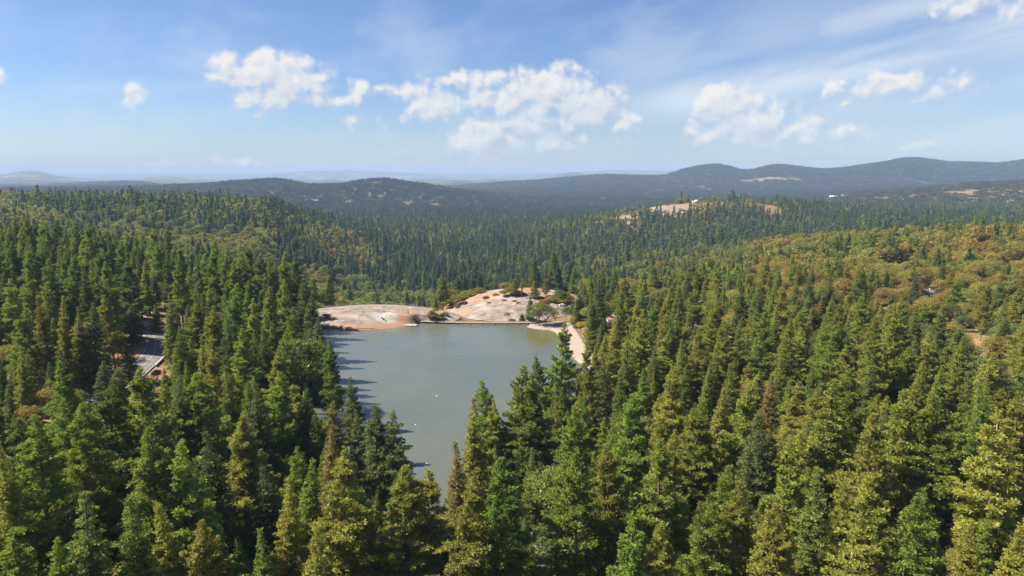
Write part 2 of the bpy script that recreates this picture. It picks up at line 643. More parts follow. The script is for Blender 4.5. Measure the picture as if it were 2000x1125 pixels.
def tree_at(px, py, h):
    """base of a tree of height h whose tip is seen at that pixel"""
    d = cam_dir(px, py)
    X, Y, Z = d[0] / d[1] * _t, _t, CZ + d[2] / d[1] * _t
    ok = (Z - height(X, Y)) <= h
    k = np.argmax(ok)
    if not ok[k]:
        return None
    return X[k], Y[k]


# ------------------------------------------------------------------ materials
def new_mat(name):
    m = bpy.data.materials.new(name)
    m.use_nodes = True
    t = m.node_tree
    for n in list(t.nodes):
        t.nodes.remove(n)
    return m, NB(t)


def finish(m, b, shader, disp=None):
    o = b.new('ShaderNodeOutputMaterial')
    b.t.links.new(shader, o.inputs[0])
    return m


def principled(b, col, rough=0.8, spec=0.3, bump=None, bump_s=0.3, bump_d=0.1, metal=0.0):
    p = b.new('ShaderNodeBsdfPrincipled')
    b.set(p.inputs['Base Color'], col if not isinstance(col, tuple) else (*col[:3], 1))
    b.set(p.inputs['Roughness'], rough)
    p.inputs['Specular IOR Level'].default_value = spec
    p.inputs['Metallic'].default_value = metal
    if bump is not None:
        bn = b.new('ShaderNodeBump')
        bn.inputs['Strength'].default_value = bump_s
        bn.inputs['Distance'].default_value = bump_d
        b.t.links.new(bump, bn.inputs['Height'])
        b.t.links.new(bn.outputs[0], p.inputs['Normal'])
    return p.outputs[0]


def pos(b):
    return b.new('ShaderNodeNewGeometry').outputs['Position']


def mat_leaf(name, col, var=0.25, hue=0.02, trans=0.40, patch=None, patch_scale=0.5):
    m, b = new_mat(name)
    oi = b.new('ShaderNodeObjectInfo')
    tc = b.new('ShaderNodeTexCoord')
    n = b.noise(tc.outputs['Object'], 0.55, 3, 0.6)
    base = (*col, 1)
    c = b.mix(b.smooth(n, 0.3, 0.7), (col[0] * .74, col[1] * .80, col[2] * .9), (col[0] * 1.26, col[1] * 1.2, col[2] * 1.15))
    if patch:
        pn = b.noise(tc.outputs['Object'], patch_scale, 2, 0.5)
        c = b.mix(b.smooth(pn, 0.52, 0.68), c, patch)
    hs = b.new('ShaderNodeHueSaturation')
    b.t.links.new(c, hs.inputs['Color'])
    b.set(hs.inputs['Hue'], b.m('MULTIPLY_ADD', oi.outputs['Random'], hue * 2, 0.5 - hue))
    r2 = b.m('FRACT', b.m('MULTIPLY', oi.outputs['Random'], 17.31))
    b.set(hs.inputs['Value'], b.m('MULTIPLY_ADD', r2, var * 2, 1.0 - var))
    c = hs.outputs[0]
    d = b.new('ShaderNodeBsdfDiffuse')
    b.t.links.new(c, d.inputs[0])
    tr = b.new('ShaderNodeBsdfTranslucent')
    ct = b.mix(1.0, c, (1.08, 1.10, 0.80), 'MULTIPLY')
    b.t.links.new(ct, tr.inputs[0])
    mx = b.new('ShaderNodeMixShader')
    mx.inputs[0].default_value = trans
    b.t.links.new(d.outputs[0], mx.inputs[1])
    b.t.links.new(tr.outputs[0], mx.inputs[2])
    gl = b.new('ShaderNodeBsdfGlossy')
    gl.inputs['Roughness'].default_value = 0.45
    gl.inputs['Color'].default_value = (.9, .95, .85, 1)
    mg = b.new('ShaderNodeMixShader')
    mg.inputs[0].default_value = 0.012
    b.t.links.new(mx.outputs[0], mg.inputs[1])
    b.t.links.new(gl.outputs[0], mg.inputs[2])
    return finish(m, b, mg.outputs[0])


def mat_bark(name, c1, c2):
    m, b = new_mat(name)
    tc = b.new('ShaderNodeTexCoord')
    mp = b.new('ShaderNodeMapping')
    mp.inputs['Scale'].default_value = (3.5, 3.5, 0.8)
    b.t.links.new(tc.outputs['Object'], mp.inputs[0])
    n = b.noise(mp.outputs[0], 1.0, 5, 0.65)
    return finish(m, b, principled(b, b.mix(b.smooth(n, .35, .65), c1, c2), .9, .15, n, .5, .1))


def mat_simple(name, col, rough=0.7, spec=0.3, var=0.15, scale=2.0, metal=0.0, bump=0.15):
    m, b = new_mat(name)
    n = b.noise(pos(b), scale, 5, 0.6)
    c = b.mix(n, tuple(x * (1 - var) for x in col), tuple(min(1, x * (1 + var)) for x in col))
    return finish(m, b, principled(b, c, rough, spec, n, bump, .05, metal))


M = {}
M['bark'] = mat_bark('pine bark', (.11, .065, .04), (.26, .17, .11))
M['bark_dark'] = mat_bark('dark bark', (.05, .038, .028), (.13, .10, .075))
M['bark_grey'] = mat_bark('oak bark', (.09, .075, .06), (.22, .19, .16))

LEAF = {
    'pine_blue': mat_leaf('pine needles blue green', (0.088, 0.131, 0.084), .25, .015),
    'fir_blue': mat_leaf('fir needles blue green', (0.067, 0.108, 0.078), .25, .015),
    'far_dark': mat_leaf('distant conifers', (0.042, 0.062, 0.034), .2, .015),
    'far_green': mat_leaf('distant woodland', (0.062, 0.082, 0.038), .2, .015),
    'far_olive': mat_leaf('distant brush', (0.100, 0.096, 0.045), .2, .015),
    'far_rust': mat_leaf('distant dry brush', (0.150, 0.105, 0.055), .2, .015),
    'pine_olive': mat_leaf('pine needles olive', (0.273, 0.278, 0.052), .22, .02),
    'pine_green': mat_leaf('pine needles green', (0.211, 0.264, 0.045), .22, .02),
    'pine_dark': mat_leaf('pine needles dark', (0.161, 0.204, 0.052), .2, .015),
    'pine_brown': mat_leaf('pine needles drying', (0.276, 0.216, 0.078), .2, .01),
    'cedar_olive': mat_leaf('cedar sprays olive', (0.265, 0.257, 0.044), .22, .02),
    'cedar_green': mat_leaf('cedar sprays green', (0.174, 0.228, 0.040), .22, .02),
    'cedar_brown': mat_leaf('cedar sprays brown', (0.290, 0.221, 0.072), .2, .012),
    'fir_green': mat_leaf('fir needles green', (0.174, 0.206, 0.045), .2, .015),
    'fir_dark': mat_leaf('fir needles dark', (0.132, 0.164, 0.052), .2, .015),
    'oak_green': mat_leaf('oak leaves green', (0.175, 0.201, 0.048), .22, .02),
    'oak_olive': mat_leaf('oak leaves olive', (0.251, 0.220, 0.049), .22, .02, .35, (.20, .13, .04)),
    'oak_orange': mat_leaf('oak leaves turning', (0.272, 0.203, 0.047), .2, .015, .35, (.16, .14, .04)),
    'oak_bright': mat_leaf('oak leaves bright', (0.240, 0.245, 0.051), .2, .015),
    'oak_dark': mat_leaf('live oak leaves dark', (0.132, 0.165, 0.040), .2, .015),
    'oak_yellow': mat_leaf('leaves turning yellow', (0.430, 0.364, 0.040), .15, .01, .4, (.16, .19, .03), .8),
    'maple_red': mat_leaf('maple leaves red and green', (0.144, 0.204, 0.030), .1, .005, .35, (.42, .11, .05), .35),
    'shrub_olive': mat_leaf('shrub leaves olive', (0.250, 0.210, 0.040), .25, .02),
    'shrub_rust': mat_leaf('shrub leaves rusty', (0.286, 0.182, 0.056), .2, .015),
    'grey_pine': mat_leaf('grey pine needles', (0.290, 0.303, 0.100), .15, .01),
}


def terrain_mat():
    m, b = new_mat('forest ground')
    P = pos(b)
    at = {}
    for k in ('rock', 'cover', 'dirt'):
        n = b.new('ShaderNodeAttribute')
        n.attribute_name = k
        at[k] = n.outputs['Fac']
    n1 = b.noise(P, .05, 6, .6)
    n2 = b.noise(P, .6, 6, .65)
    n3 = b.noise(P, .008, 4, .55)
    lit = b.ramp(n2, [(.25, (.085, .052, .030)), (.5, (.19, .115, .062)), (.75, (.33, .215, .115))])
    dry = b.ramp(n2, [(.2, (.17, .115, .055)), (.6, (.30, .205, .10)), (.85, (.36, .27, .155))])
    g = b.mix(b.smooth(n1, .45, .62), lit, dry)
    brush = b.ramp(n2, [(.3, (.035, .045, .02)), (.7, (.09, .095, .035))])
    g = b.mix(b.m('MULTIPLY', b.smooth(n3, .35, .6), .35), g, brush)
    dirt = b.ramp(n2, [(.2, (.20, .105, .055)), (.6, (.30, .175, .10)), (.9, (.36, .25, .16))])
    g = b.mix(at['dirt'], g, dirt)
    rn = b.noise(P, .12, 8, .7)
    rock = b.ramp(rn, [(.3, (.12, .095, .078)), (.5, (.23, .18, .145)), (.7, (.33, .26, .21))])
    g = b.mix(at['rock'], g, rock)
    # far country: woodland with open dry pasture
    spz = b.new('ShaderNodeSeparateXYZ')
    b.t.links.new(P, spz.inputs[0])
    f1 = b.noise(P, .0012, 9, .62)
    f2 = b.noise(P, .012, 6, .7)
    wood = b.mix(f2, (.020, .032, .016), (.070, .085, .036))
    far = b.mix(b.m('MULTIPLY', b.smooth(f1, .54, .62), b.smooth(b.m('ADD', spz.outputs[1], 0.0), 9000, 13000, .12, .8)), wood, (.34, .27, .16))
    g = b.mix(at['cover'], g, far)
    return finish(m, b, principled(b, g, .95, .1, n2, .6, .25))


def granite_mat():
    m, b = new_mat('granite')
    P = pos(b)
    mp = b.new('ShaderNodeMapping')
    mp.inputs['Rotation'].default_value = (0, 0, rad(24))
    mp.inputs['Scale'].default_value = (.07, .30, .5)
    b.t.links.new(P, mp.inputs[0])
    ns = b.noise(mp.outputs[0], 1.0, 7, .65, .6)
    n2 = b.noise(P, .16, 8, .62)
    n3 = b.noise(P, 1.6, 5, .7)
    c = b.ramp(ns, [(.28, (.095, .078, .066)), (.43, (.195, .155, .126)), (.58, (.285, .225, .182)), (.75, (.37, .295, .24))])
    c = b.mix(b.m('MULTIPLY', b.smooth(n2, .56, .66), .85), c, (.36, .31, .265))
    c = b.mix(b.m('MULTIPLY', b.smooth(n2, .46, .36), .55), c, (.105, .092, .086))
    at = b.new('ShaderNodeAttribute')
    at.attribute_name = 'tan'
    tanc = b.ramp(n3, [(.2, (.27, .158, .088)), (.8, (.36, .235, .15))])
    c = b.mix(b.m('MULTIPLY', at.outputs['Fac'], b.smooth(n2, .30, .50, .55, 1)), c, tanc)
    at2 = b.new('ShaderNodeAttribute')
    at2.attribute_name = 'pale'
    c = b.mix(b.m('MULTIPLY', at2.outputs['Fac'], .8), c, (.38, .365, .35))
    vo = b.new('ShaderNodeTexVoronoi')
    vo.feature = 'DISTANCE_TO_EDGE'
    vo.inputs['Scale'].default_value = .026
    wv = b.new('ShaderNodeVectorMath', operation='ADD')
    b.t.links.new(P, wv.inputs[0])
    nn = b.new('ShaderNodeTexNoise')
    b.t.links.new(P, nn.inputs['Vector'])
    nn.inputs['Scale'].default_value = .12
    sc_ = b.new('ShaderNodeVectorMath', operation='SCALE')
    b.t.links.new(nn.outputs[1], sc_.inputs[0])
    sc_.inputs['Scale'].default_value = 9.0
    b.t.links.new(sc_.outputs[0], wv.inputs[1])
    b.t.links.new(wv.outputs[0], vo.inputs['Vector'])
    c = b.mix(b.smooth(vo.outputs['Distance'], .012, .003, 0, .5), c, (.06, .05, .042))
    c = b.mix(b.m('MULTIPLY', n3, .35), c, b.mix(1.0, c, (.6, .58, .56), 'MULTIPLY'))
    hgt = b.m('ADD', b.m('MULTIPLY', ns, 1.0), b.m('MULTIPLY', n3, .25))
    return finish(m, b, principled(b, c, .88, .2, hgt, .7, .5))


def water_mat():
    m, b = new_mat('lake water')
    P = pos(b)
    mp = b.new('ShaderNodeMapping')
    mp.inputs['Scale'].default_value = (.55, 1.3, 1)
    mp.inputs['Rotation'].default_value = (0, 0, rad(8))
    b.t.links.new(P, mp.inputs[0])
    r1 = b.noise(mp.outputs[0], .9, 4, .6)
    r2 = b.noise(mp.outputs[0], .12, 3, .5)
    big = b.noise(P, .018, 4, .55)
    sp = b.new('ShaderNodeSeparateXYZ')
    b.t.links.new(P, sp.inputs[0])
    c = b.mix(b.smooth(big, .35, .65), (.082, .094, .076), (.096, .105, .082))
    # shallow green-brown water by the beach spit
    dx = b.m('MULTIPLY', b.m('SUBTRACT', sp.outputs[0], 17.0), 1 / 13.0)
    dy = b.m('MULTIPLY', b.m('SUBTRACT', sp.outputs[1], 372.0), 1 / 22.0)
    rr = b.m('ADD', b.m('MULTIPLY', dx, dx), b.m('MULTIPLY', dy, dy))
    rr = b.m('ADD', rr, b.m('MULTIPLY', b.m('SUBTRACT', b.noise(P, .12, 4, .6), .5), .8))
    c = b.mix(b.smooth(rr, 1.1, .2, 0, .8), c, (.10, .088, .018))
    c = b.mix(b.m('MULTIPLY', b.smooth(r1, .56, .70), .5), c, (.062, .072, .06))  # ripple shading painted into the water colour as dark specks
    h = b.m('ADD', b.m('MULTIPLY', r1, .5), b.m('MULTIPLY', r2, 1.2))
    p = b.new('ShaderNodeBsdfPrincipled')
    b.t.links.new(c, p.inputs['Base Color'])
    b.set(p.inputs['Roughness'], b.m('MULTIPLY_ADD', b.smooth(b.noise(P, .03, 5, .6), .4, .62), .16, .12))
    p.inputs['IOR'].default_value = 1.33
    bn = b.new('ShaderNodeBump')
    bn.inputs['Strength'].default_value = .55
    bn.inputs['Distance'].default_value = .22
    b.t.links.new(h, bn.inputs['Height'])
    b.t.links.new(bn.outputs[0], p.inputs['Normal'])
    return finish(m, b, p.outputs[0])


M['ground'] = terrain_mat()
M['granite'] = granite_mat()
M['water'] = water_mat()
M['sand'] = mat_simple('beach sand', (0.292, 0.234, 0.187), .95, .1, .16, .5)
M['asphalt'] = mat_simple('asphalt', (.165, .152, .145), .9, .2, .3, .35)
M['asphalt_blue'] = mat_simple('parking asphalt', (.13, .13, .14), .9, .2, .2, .3)
M['concrete'] = mat_simple('dam concrete', (0.344, 0.284, 0.224), .9, .2, .3, .5)
M['concrete_dark'] = mat_simple('dark concrete', (.16, .13, .10), .9, .2, .35, .6)  # darker tone for the dam face, buttresses and dome wall
M['kerb'] = mat_simple('pale kerb', (0.473, 0.430, 0.387), .9, .2, .15, 1.0)
M['line'] = mat_simple('road paint', (.62, .52, .22), .8, .2, .2, 1.0)
M['white'] = mat_simple('white paint', (0.671, 0.671, 0.654), .6, .3, .06, 2.0)
M['dock'] = mat_simple('pale dock boards', (0.533, 0.482, 0.413), .8, .2, .12, 2.0)
M['wood'] = mat_simple('weathered wood', (.17, .12, .085), .9, .15, .3, 2.0)
M['deck'] = mat_simple('cedar deck', (.42, .23, .12), .8, .2, .2, 2.0)
M['wall_tan'] = mat_simple('tan siding', (.36, .28, .20), .8, .2, .12, 2.0)
M['wall_cream'] = mat_simple('cream siding', (0.533, 0.499, 0.430), .8, .2, .08, 2.0)
M['wall_brown'] = mat_simple('brown siding', (.18, .11, .07), .8, .2, .15, 2.0)
M['roof_grey'] = mat_simple('grey shingles', (.17, .175, .19), .9, .2, .2, 3.0)
M['roof_brown'] = mat_simple('brown shingles', (.22, .14, .11), .9, .2, .2, 3.0)
M['roof_pale'] = mat_simple('pale metal roof', (0.533, 0.516, 0.490), .6, .4, .08, 3.0)
M['glass'] = mat_simple('dark window glass', (.03, .04, .05), .12, .6, .1, 1.0, 0, 0)
M['tyre'] = mat_simple('tyre rubber', (.02, .02, .02), .8, .3, .1, 5.0)
M['car_white'] = mat_simple('white car paint', (.75, .76, .77), .3, .5, .02, 1.0, 0, 0)
M['car_grey'] = mat_simple('grey car paint', (.28, .30, .33), .3, .5, .02, 1.0, 0, 0)
M['navy'] = mat_simple('navy fabric', (.03, .05, .12), .8, .2, .1, 4.0)
M['steel'] = mat_simple('galvanised steel', (.35, .35, .34), .5, .5, .1, 4.0, .6)

# ------------------------------------------------------------------ terrain sheet
ys = np.concatenate([np.arange(-260, 100, 18.0), np.arange(100, 520, 1.7), np.geomspace(520, 3000, 210), np.geomspace(3010, 43000, 200)])
us = np.linspace(-1, 1, 620)
us = np.sign(us) * (0.72 * np.abs(us) + 0.28 * np.abs(us) ** 3)
GX = us[None, :] * (np.maximum(ys, 0)[:, None] * 1.12 + 190.0)
GY = np.repeat(ys[:, None], len(us), 1)
GZ = height(GX.ravel(), GY.ravel()).reshape(GX.shape)

# open ground, found in the photograph: px, py, half width px, half height px, 'rock' or 'dirt'
OPEN = []


def open_patch(px, py, wpx, depth, kind, amt=1.0):
    x, y, z = px_ground(px, py)
    OPEN.append((x, y, wpx / F * math.hypot(x, y), depth, kind, amt))


open_patch(1294, 409, 36, 70, 'rock')
open_patch(1222, 428, 22, 45, 'rock')
open_patch(1172, 432, 26, 30, 'rock')
open_patch(1325, 402, 26, 40, 'dirt')
open_patch(655, 432, 26, 60, 'dirt', .55)
open_patch(690, 468, 26, 55, 'dirt', .6)
open_patch(790, 497, 14, 25, 'dirt')
open_patch(828, 522, 12, 20, 'dirt')
open_patch(1030, 572, 44, 17, 'dirt')
open_patch(905, 612, 40, 14, 'dirt', .5)
open_patch(240, 745, 60, 16, 'dirt', .8)
open_patch(255, 682, 30, 14, 'dirt', .9)
open_patch(300, 735, 40, 13, 'dirt', .9)
open_patch(1260, 672, 22, 9, 'dirt', .5)
open_patch(1320, 648, 26, 8, 'dirt', .5)
open_patch(1190, 660, 24, 14, 'dirt', .7)
open_patch(1905, 668, 30, 9, 'dirt', .8)
open_patch(1990, 610, 30, 9, 'dirt', .8)
open_patch(1915, 700, 22, 6, 'dirt', .8)
open_patch(1485, 352, 34, 120, 'dirt', .9)
open_patch(1545, 350, 20, 90, 'dirt', .9)
open_patch(1640, 384, 26, 45, 'dirt', .8)
open_patch(1875, 375, 22, 50, 'dirt', .8)
open_patch(1445, 380, 22, 60, 'dirt', .8)
open_patch(855, 404, 12, 60, 'dirt', .7)
open_patch(795, 399, 20, 60, 'dirt', .5)
open_patch(425, 985, 18, 6, 'dirt', .9)
open_patch(1045, 990, 18, 6, 'dirt', .9)


def open_mask(x, y, kinds=('rock', 'dirt')):
    r = np.zeros(np.shape(x))
    wob = (fbm(x, y, 40, 3, 77) - .5) * .9 + (fbm(x, y, 9, 2, 78) - .5) * .5
    for (cx, cy_, rx, ry, k, am) in OPEN:
        if k not in kinds:
            continue
        q = ((x - cx) / rx) ** 2 + ((y - cy_) / ry) ** 2
        q = np.sqrt(q) + wob
        r = np.maximum(r, am * np.clip((1.15 - q) / .35, 0, 1))
    return r


nr, nc = GX.shape
idx = np.arange(nr * nc).reshape(nr, nc)
Q = np.stack([idx[:-1, :-1].ravel(), idx[:-1, 1:].ravel(), idx[1:, 1:].ravel(), idx[1:, :-1].ravel()], 1)
me = mesh_np('terrain', np.stack([GX.ravel(), GY.ravel(), GZ.ravel()], 1), Q, M['ground'], True)
for nm, arr in (('rock', open_mask(GX.ravel(), GY.ravel(), ('rock',))), ('dirt', open_mask(GX.ravel(), GY.ravel(), ('dirt',))),
                ('cover', np.clip((GY.ravel() - 2600) / 1500, 0, 1) * (1 - open_mask(GX.ravel(), GY.ravel())))):
    at = me.attributes.new(nm, 'FLOAT', 'POINT')
    at.data.foreach_set('value', arr.astype(np.float32))
terrain = link('terrain', me)
tag(terrain, 'rolling forested hills and valley floor around the lake', kind='structure')


def drape(x, y):
    """height of the terrain sheet itself (bilinear)"""
    x = np.asarray(x, float)
    y = np.asarray(y, float)
    i = np.clip(np.searchsorted(ys, y) - 1, 0, nr - 2)
    ty = np.clip((y - ys[i]) / (ys[i + 1] - ys[i]), 0, 1)

    def at_row(k):
        s = x / (np.maximum(ys[k], 0) * 1.12 + 190.0)
        j = np.clip(np.searchsorted(us, s) - 1, 0, nc - 2)
        t = np.clip((s - us[j]) / (us[j + 1] - us[j]), 0, 1)
        return GZ[k, j] * (1 - t) + GZ[k, j + 1] * t
    return at_row(i) * (1 - ty) + at_row(i + 1) * ty


# ------------------------------------------------------------------ lake, beach, granite, road
def poly_sheet(name, P, z, mat):
    from mathutils.geometry import tessellate_polygon
    tri = tessellate_polygon([[Vector((p[0], p[1], 0)) for p in P]])
    V = np.array([(p[0], p[1], z) for p in P])
    me = mesh_np(name, V, np.array(tri), mat)
    if me.polygons[0].normal.z < 0:
        me.flip_normals()
    return link(name, me)


lake = poly_sheet('lake', LAKE * 1.0, 0.0, M['water'])
tag(lake, 'calm grey green lake held behind a low concrete dam', kind='structure')


def ribbon(name, A, B, mat, m=8, lift=0.12, relief=0.0, attrs=None, smooth=True, thick=0.6):
    """sheet between two polylines of equal length, laid on the terrain, with a skirt going into the ground"""
    A, B = np.asarray(A, float), np.asarray(B, float)
    t = np.linspace(0, 1, m)
    P = A[:, None, :] * (1 - t)[None, :, None] + B[:, None, :] * t[None, :, None]
    X, Y = P[..., 0].ravel(), P[..., 1].ravel()
    Z = drape(X, Y) + lift
    if relief:
        Z = Z + relief * (fbm(X, Y, 7, 4, 31) - .4)
    n = len(A)
    id_ = np.arange(n * m).reshape(n, m)
    Q = np.stack([id_[:-1, :-1].ravel(), id_[1:, :-1].ravel(), id_[1:, 1:].ravel(), id_[:-1, 1:].ravel()], 1)
    V = np.stack([X, Y, Z], 1)
    edge = np.concatenate([id_[:, 0], id_[-1, 1:], id_[::-1, -1][1:], id_[0, ::-1][1:]])
    low = V[edge].copy()
    low[:, 2] -= thick
    k0 = len(V)
    e = np.arange(len(edge) - 1)
    Q2 = np.stack([edge[e], k0 + e, k0 + e + 1, edge[e + 1]], 1)
    me = mesh_np(name, np.concatenate([V, low]), np.concatenate([Q, Q2]), mat, smooth)
    if me.polygons[0].normal.z < 0:
        me.flip_normals()
    if attrs:
        Xa, Ya = np.concatenate([X, low[:, 0]]), np.concatenate([Y, low[:, 1]])
        for k, fn in attrs.items():
            at = me.attributes.new(k, 'FLOAT', 'POINT')
            at.data.foreach_set('value', np.asarray(fn(Xa, Ya), np.float32))
    return link(name, me)


def pl(pts, z=0.0, n=6):
    return spline([on_plane(px, py, z) for px, py in pts], n)


# granite dome on the left of the dam, from the shore up over its crest
th = np.linspace(0, 2 * math.pi, 90)


def dome_sheet(name, cx, cy_, rx, ry, label, attrs, ang0=0, rings=26, relief=.35):
    rr = np.linspace(0.02, 0.985, rings)
    X = cx + np.outer(rr, np.cos(th[:-1])) * rx
    Y = cy_ + np.outer(rr, np.sin(th[:-1])) * ry
    n = len(th) - 1
    x, y = X.ravel(), Y.ravel()
    z = drape(x, y) + .22 + relief * (fbm(x, y, 9, 5, 31) - .35) + .5 * relief * (fbm(x, y, 2.2, 3, 35) - .5)
    id_ = np.arange(rings * n).reshape(rings, n)
    nx = np.roll(id_, -1, 1)
    Q = np.stack([id_[:-1].ravel(), id_[1:].ravel(), nx[1:].ravel(), nx[:-1].ravel()], 1)
    me = mesh_np(name, np.stack([x, y, z], 1), [Q, np.stack([np.full(n - 2, 0), id_[0, 1:-1], id_[0, 2:]], 1)], M['granite'], True)
    if me.polygons[0].normal.z < 0:
        me.flip_normals()
    for k, fn in attrs.items():
        at = me.attributes.new(k, 'FLOAT', 'POINT')
        at.data.foreach_set('value', np.asarray(fn(x, y), np.float32))
    o = link(name, me)
    tag(o, label, kind='structure')
    return o


def tan_fn(x, y):
    d = np.where(inside(LAKE, x, y), 0, poly_dist(LAKE, x, y))
    w = 9.0 + 3.0 * np.clip((x + 80) / 20, -1, 1) + (fbm(x, y, 14, 3, 9) - .5) * 9
    return np.clip((w - d) / 3.0, 0, 1) * np.clip((x + 122) / 6, 0, 1) * np.clip((-57 - x) / 5, 0, 1)


px0 = on_plane(748, 628, 2.2)


def pale_fn(x, y):
    q = ((x - px0[0]) / 8.5) ** 2 + ((y - px0[1] - 2) / 5.5) ** 2 + (fbm(x, y, 6, 3, 4) - .5) * .9
    return np.clip((1.1 - q) / .5, 0, 1)


dome_l = dome_sheet('granite_dome', -86, 420, 55, 30, 'smooth pale granite dome at the far left shore of the lake', {'tan': tan_fn, 'pale': pale_fn})
dome_r = dome_sheet('granite_slope', 4, 464, 50, 56, 'sloping granite slab behind the dam below the brushy knoll',
                    {'tan': lambda x, y: np.clip((fbm(x, y, 16, 3, 12) - .58) / .06, 0, 1) * .7 + np.clip((y - 452 - .1 * x + 14 * (fbm(x, y, 12, 3, 2) - .5)) / 5, 0, 1),
                     'pale': lambda x, y: np.clip((fbm(x, y, 10, 3, 15) - .62) / .05, 0, 1) * .5}, rings=34, relief=.45)

# beach on the right shore
shore = pl([(1026, 637), (1036, 641), (1056, 644), (1080, 646.5), (1090, 655), (1098, 668), (1112, 691), (1135, 713), (1152, 735)])
inner = pl([(1034, 633.5), (1048, 635), (1066, 635.5), (1086, 632), (1112, 636), (1124, 648), (1138, 668), (1152, 692), (1166, 722)])
beach = ribbon('beach', shore, inner, M['sand'], 9, .14, .12)
tag(beach, 'curved strip of pale sand on the right lake shore', kind='structure')

# road on the left hillside
road_px = [(180, 795), (213, 766), (248, 742), (279, 716), (299, 694), (305, 672), (297, 652), (277, 632), (250, 616), (220, 606)]
rc = spline(np.array([px_ground(*p)[:2] for p in road_px]), 8)
tg = np.gradient(rc, axis=0)
tg /= np.linalg.norm(tg, axis=1)[:, None]
nrm = np.stack([-tg[:, 1], tg[:, 0]], 1)
RW = 4.3
road = ribbon('road', rc - nrm * RW, rc + nrm * RW, M['asphalt'], 7, .30)
tag(road, 'two lane asphalt road bending across the left hillside', kind='structure')
for off, nm, lab, mt in ((0.0, 'centre_line', 'faded double yellow line along the middle of the road', 'line'), (RW - .45, 'edge_line', 'white edge line on the outer side of the road', 'white'), (-RW + .45, 'edge_line', 'white edge line on the bank side of the road', 'white')):
    o = ribbon(nm, rc + nrm * (off - .09), rc + nrm * (off + .09), M[mt], 2, .312, thick=.004)
    tag(o, lab, kind='structure')
# low pale kerb wall on the outside of the bend
for sgn in (1,):
    mb = MB()
    c = rc - nrm * (RW + .5)
    for i in range(24, len(c) - 8):
        p, q = c[i], c[i + 1]
        mid = (p + q) / 2
        mb.box((mid[0], mid[1], float(drape(mid[:1], mid[1:])[0]) + .55), (np.linalg.norm(q - p) * 1.02, .35, .75), math.atan2(*(q - p)[::-1]))
    o = mb.build('road_barrier', M['kerb'])
    tag(o, 'pale concrete barrier on the outside of the road bend', 'barrier')

# parking area behind the beach
pk = ribbon('parking_area', [px_ground(*p)[:2] for p in ((1068, 592), (1078, 606), (1096, 616))], [px_ground(*p)[:2] for p in ((1120, 590), (1140, 600), (1180, 608))], M['asphalt_blue'], 6, .2)
tag(pk, 'grey asphalt parking area behind the beach trees', kind='structure')
# forest lane in the near woods
ln = spline([px_ground(*p)[:2] for p in ((1012, 1010), (1045, 1050), (1058, 1080), (1052, 1112), (1020, 1140))], 6)
tg2 = np.gradient(ln, axis=0)
tg2 /= np.linalg.norm(tg2, axis=1)[:, None]
n2_ = np.stack([-tg2[:, 1], tg2[:, 0]], 1)
lane = ribbon('forest_lane', ln - n2_ * 1.4, ln + n2_ * 1.4, M['asphalt'], 4, .15)
tag(lane, 'narrow paved lane among the near pines right of the lake', kind='structure')

# ------------------------------------------------------------------ dam
D0 = np.array(on_plane(812, 627.5, 1.2))
D1 = np.array(on_plane(1050, 630.5, 1.2))
nseg = 20
dm = empty('dam', (float((D0 + D1)[0] / 2), float((D0 + D1)[1] / 2), 0))
tag(dm, 'long low concrete dam along the far end of the lake', 'dam')
tt = np.linspace(0, 1, nseg + 1)
dl = D0[None] * (1 - tt)[:, None] + D1[None] * tt[:, None]
dl[:, 1] += -3.0 * np.sin(tt * math.pi) + .8
dl -= np.array(dm.location[:2])


def dam_strip(y0, y1, z0, z1):
    V = []
    for p in dl:
        V += [(p[0], p[1] + y0, z0), (p[0], p[1] + y1, z0), (p[0], p[1] + y1, z1), (p[0], p[1] + y0, z1)]
    Q = []
    for i in range(nseg):
        a, c = i * 4, i * 4 + 4
        Q += [(a, c, c + 3, a + 3), (a + 1, a + 2, c + 2, c + 1), (a + 3, c + 3, c + 2, a + 2), (a, a + 1, c + 1, c)]
    Q += [(0, 3, 2, 1), (nseg * 4, nseg * 4 + 1, nseg * 4 + 2, nseg * 4 + 3)]
    return np.array(V), np.array(Q)


V, Qd = dam_strip(0, 1.5, -14, .9)
link('dam_wall', mesh_np('dam_wall', V, Qd, M['concrete_dark']), dm)
V, Qd = dam_strip(-.25, 1.75, .904, 1.25)
link('walkway', mesh_np('walkway', V, Qd, M['concrete']), dm)
V, Qd = dam_strip(1.45, 1.70, 1.253, 1.75)
link('parapet', mesh_np('parapet', V, Qd, M['concrete']), dm)
bm_post = MB()
bm_post.box((0, 0, .5), (.5, .45, 1.0))
pm = bm_post.mesh('buttress', M['concrete_dark'])
for i in range(1, nseg, 2):
    o = link('buttress', pm, dm)
    o.location = (dl[i][0], dl[i][1] - .2, -.1)

# ------------------------------------------------------------------ docks, floats, small things by the water
x, y = on_plane(800, 635, .35)
d = empty('swim_dock', (x, y, 0), rad(-3))
tag(d, 'flat pale floating dock beside the left end of the dam', 'dock')
for i in range(9):
    mb = MB()
    mb.box((-4.0 + i * 1.0, 0, .48), (.94, 3.2, .14))
    mb.build('plank', M['dock'], d)
mb = MB(); mb.box((0, -1.35, .2), (8.8, .3, .41)); mb.build('beam', M['wood'], d)
mb = MB(); mb.box((0, 1.35, .2), (8.8, .3, .41)); mb.build('beam', M['wood'], d)
for sx in (-4, -1.4, 1.4, 4):
    mb = MB(); mb.tube([(sx, 0, -3), (sx, 0, .40)], [.16, .16], 8); mb.build('piling', M['wood'], d)

